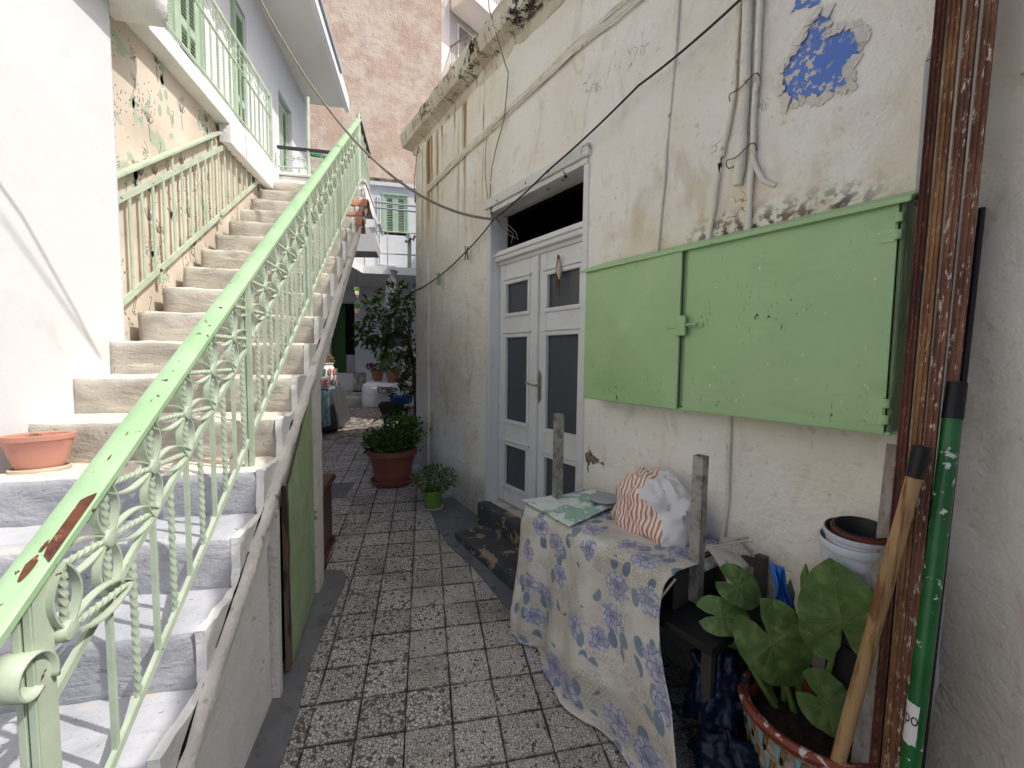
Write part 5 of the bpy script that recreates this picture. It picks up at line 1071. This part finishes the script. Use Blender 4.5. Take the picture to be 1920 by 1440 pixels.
solo(M().rbox((-1.15,3.75,gz(3.8)),(-.90,4.0,.78),.06,.006,4,.05),'black_bin','black','black plastic bin standing behind the mahogany cabinet','bin',(-1.0,3.9,gz(3.9)),smooth=50)
# big mint pot
mp=pot('mint_pot',(-.345,4.70,gz(4.7)+.02),.245,.355,'terra_dark','large brown plastic pot full of mint in the middle of the alley','pot',.74,.02,rimh=.06)
M().lathe([(0,-.02),(.20,-.02),(.235,.025),(.225,.03),(.19,.0)],(-.345,4.70,gz(4.7)+.02),36).build('saucer','terra_dark',mp,smooth=40)
ml=M(); leaves(ml,(-.345,4.70,.60),(.27,.24,.14),900,.055,.6,shell=.1); leaves(ml,(-.25,4.75,.72),(.20,.18,.16),650,.055,.6,shell=.1); leaves(ml,(-.52,4.66,.62),(.12,.10,.16),220,.05,.6,shell=.1); leaves(ml,(-.30,4.70,.68),(.36,.3,.27),260,.05,.6,shell=.6)
mpl=thing('mint_plant','bushy dark green mint growing in the large brown pot','plant',(-.345,4.70,.52)); tag(ml.build('foliage','mint_leaf',mpl),None,None); sm_=M()
for i in range(26): a=rnd.uniform(0,6.28); r_=rnd.uniform(.03,.2); sm_.tube([(-.345+r_*.4*math.cos(a),4.70+r_*.4*math.sin(a),.50),(-.345+r_*math.cos(a),4.7+r_*math.sin(a),.62+rnd.uniform(0,.2))],.004,4)
sm_.build('stems','stem',mpl)
gp2=pot('green_pot',(.075,3.955,gz(3.95)+.012),.092,.17,'pot_green','small lime green pot on the tiles by the house wall','pot',.78,.006,rimh=.03); M().lathe([(0,-.012),(.085,-.012),(.10,.01),(.09,.012),(.08,0)],(.075,3.955,gz(3.95)+.012),28).build('saucer','saucer',gp2,smooth=40)
gpl=thing('leafy_herb','fine-leaved green herb in the small lime pot','plant',(.075,3.955,.28)); gl=M(); leaves(gl,(.085,3.955,.40),(.20,.18,.12),520,.04,.5,shell=.1); gl.build('foliage','mint_leaf',gpl); sm_=M()
for i in range(14): a=rnd.uniform(0,6.28); sm_.tube([(.075,3.955,.26),(.08+.13*math.cos(a),3.955+.12*math.sin(a),.40+rnd.uniform(-.04,.06))],.0025,4)
sm_.build('stems','stem',gpl)
pot('grey_pot',(-.08,5.25,gz(5.2)),.20,.42,'block_grey','pale grey pot half hidden behind the mint pot and house corner','pot',.8,.015)
# lemon tree
LT=thing('lemon_tree','dark-leaved lemon tree leaning out from behind the house corner','tree',(-.12,6.35,gz(6.3))); lm_=M(); rg=random.Random(5); tk=M()
tk.tube([(-.10,6.35,gz(6.3)),(-.11,6.32,.9),(-.16,6.28,1.4),(-.22,6.2,1.8)],.03,8,[1.2,1,.85,.7])
for (x,y,z,rx,rz) in ((-.35,6.2,2.15,.30,.30),(-.62,6.15,1.95,.24,.20),(-.80,6.1,1.82,.14,.12),(-.15,6.2,2.35,.30,.26),(-.30,6.2,1.72,.30,.22),(-.55,6.15,1.70,.22,.12),(-.05,6.25,1.6,.25,.2),(-.72,6.1,2.18,.10,.14),(-.12,6.15,1.35,.18,.12),(-.45,6.15,2.42,.15,.12)):
    tk.tube([(-.22,6.2,1.8),((-.22+x)/2,(6.2+y)/2,(1.8+z)/2+.05),(x,y,z)],.010,6,[1,.7,.4]); leaves(lm_,(x,y,z),(rx,.22,rz),int(300*rx),.125,.46,rg,.15,.5)
    for _ in range(4): tk.tube([(x,y,z),(x+rg.uniform(-rx,rx),y+rg.uniform(-.2,.2),z+rg.uniform(-rz,rz))],.005,4)
lm_.build('crown','lemon_leaf',LT); tk.build('trunk','bark',LT,smooth=60)
OL=thing('oleander','narrow-leaved dark shrub in a pot beside the brazier','plant',(-.12,5.75,gz(5.7))); om_=M(); leaves(om_,(-.15,5.75,.95),(.25,.2,.42),330,.15,.16,rg,.1,.0); om_.build('foliage','dark_leaf',OL); M().tube([(-.1,5.75,gz(5.7)),(-.12,5.75,.8),(-.15,5.75,1.3)],.015,6).build('stem','bark',OL); M().lathe([(0,.0),(.13,0),(.17,.28),(.18,.3),(.16,.3)],(-.06,5.75,gz(5.7)),24).build('pot','terracotta',OL,smooth=40)
BZ=thing('brazier','black sheet metal charcoal brazier on four thin legs','brazier',(-.46,6.3,gz(6.3)))
bz=M(); bz.add([(-.64,6.1,.86),(-.28,6.1,.86),(-.28,6.55,.86),(-.64,6.55,.86),(-.57,6.16,.66),(-.34,6.16,.66),(-.34,6.48,.66),(-.57,6.48,.66)],[(0,1,5,4),(1,2,6,5),(2,3,7,6),(3,0,4,7),(4,5,6,7)]); bo=bz.build('bowl','cable_dark',BZ); bo.modifiers.new('s','SOLIDIFY').thickness=.008
for x,y in ((-.56,6.17),(-.36,6.17),(-.56,6.47),(-.36,6.47)): M().bar((x,y,gz(y)),(x,y,.68),.022).build('leg','black',BZ)
solo(M().lathe([(0,0),(.13,0),(.16,.10),(.165,.10),(.15,.02),(0,.012)],(-.33,6.32,.86),28),'blue_basin','bag_blue','blue plastic basin resting on the brazier','basin',(-.33,6.32,.86),smooth=40)
SC=thing('steel_bin','shiny cylindrical steel bin standing by the far doorsteps','bin',(-1.48,10.3,.70)); M().lathe([(0,.0),(.14,0),(.145,.01),(.145,.42),(.15,.425),(.15,.44),(.14,.44),(.13,.1)],(-1.48,10.3,.70),32).build('body','inox',SC,smooth=40); M().lathe([(.15,0),(.155,.0),(.155,.03),(.145,.03)],(-1.48,10.3,.70),32).build('base_ring','black',SC)
p1=pot('flower_pot',(-1.02,9.75,.975),.14,.24,'terracotta','round terracotta pot of dark red flowers on the ledge','pot',.6,.012); fl=M(); leaves(fl,(-1.02,9.75,1.27),(.2,.15,.07),130,.07,.6,rg,0); fl.build('foliage','dark_leaf',p1); f2=M(); leaves(f2,(-1.18,9.72,1.31),(.07,.06,.05),40,.06,.8,rg,0); MT['petal']=simple('red_petal',(140,26,38),.6,.2); f2.build('flowers','petal',p1)
p2=pot('basil_pot',(-.66,9.3,.975),.15,.22,'terracotta','terracotta pot with a round bushy basil on the ledge','pot',.7,.012); fl=M(); leaves(fl,(-.66,9.3,1.38),(.26,.22,.24),700,.06,.55,rg,.1); leaves(fl,(-.82,9.3,1.45),(.16,.15,.2),260,.06,.55,rg,.1); fl.build('foliage','basil_leaf',p2)
solo(M().lathe([(0,0),(.15,0),(.155,.01),(.155,.13),(.16,.135),(.145,.135),(.14,.02),(0,.015)],(-.80,9.02,.975-.2),32).tube([(-.95,9.0,.87),(-1.06,8.98,.875)],.012,6),'cooking_pan','inox','steel cooking pan with side handle at the edge of the ledge','pan',(-.8,9.02,.775),smooth=40)
sk=thing('cloth_sack','beige cloth sack slumped among the courtyard pots','sack',(-.25,8.9,.9)); blob((-.22,8.9,1.15),(.25,.2,.35),32,20,.3,0,2.2).build('body','saucer',sk,smooth=60)
HM=thing('hanging_spinner','colourful spiral wind spinner hanging before the far house','spinner',(-1.35,9.2,2.55))
for i in range(9): a=i*.7; M().poly([(-1.35+.05*math.cos(a),9.2+.05*math.sin(a),2.95-i*.09),(-1.35-.05*math.cos(a),9.2-.05*math.sin(a),2.95-i*.09),(-1.35-.06*math.cos(a+.4),9.2-.06*math.sin(a+.4),2.87-i*.09),(-1.35+.06*math.cos(a+.4),9.2+.06*math.sin(a+.4),2.87-i*.09)],.004,(math.sin(a),-math.cos(a),.1)).build('vane',('pot_green','saucer','mosaic_pink','bag_white')[i%4],HM)
M().tube([(-1.35,9.2,3.3),(-1.35,9.2,2.15)],.004,4).build('string','cable_dark',HM)
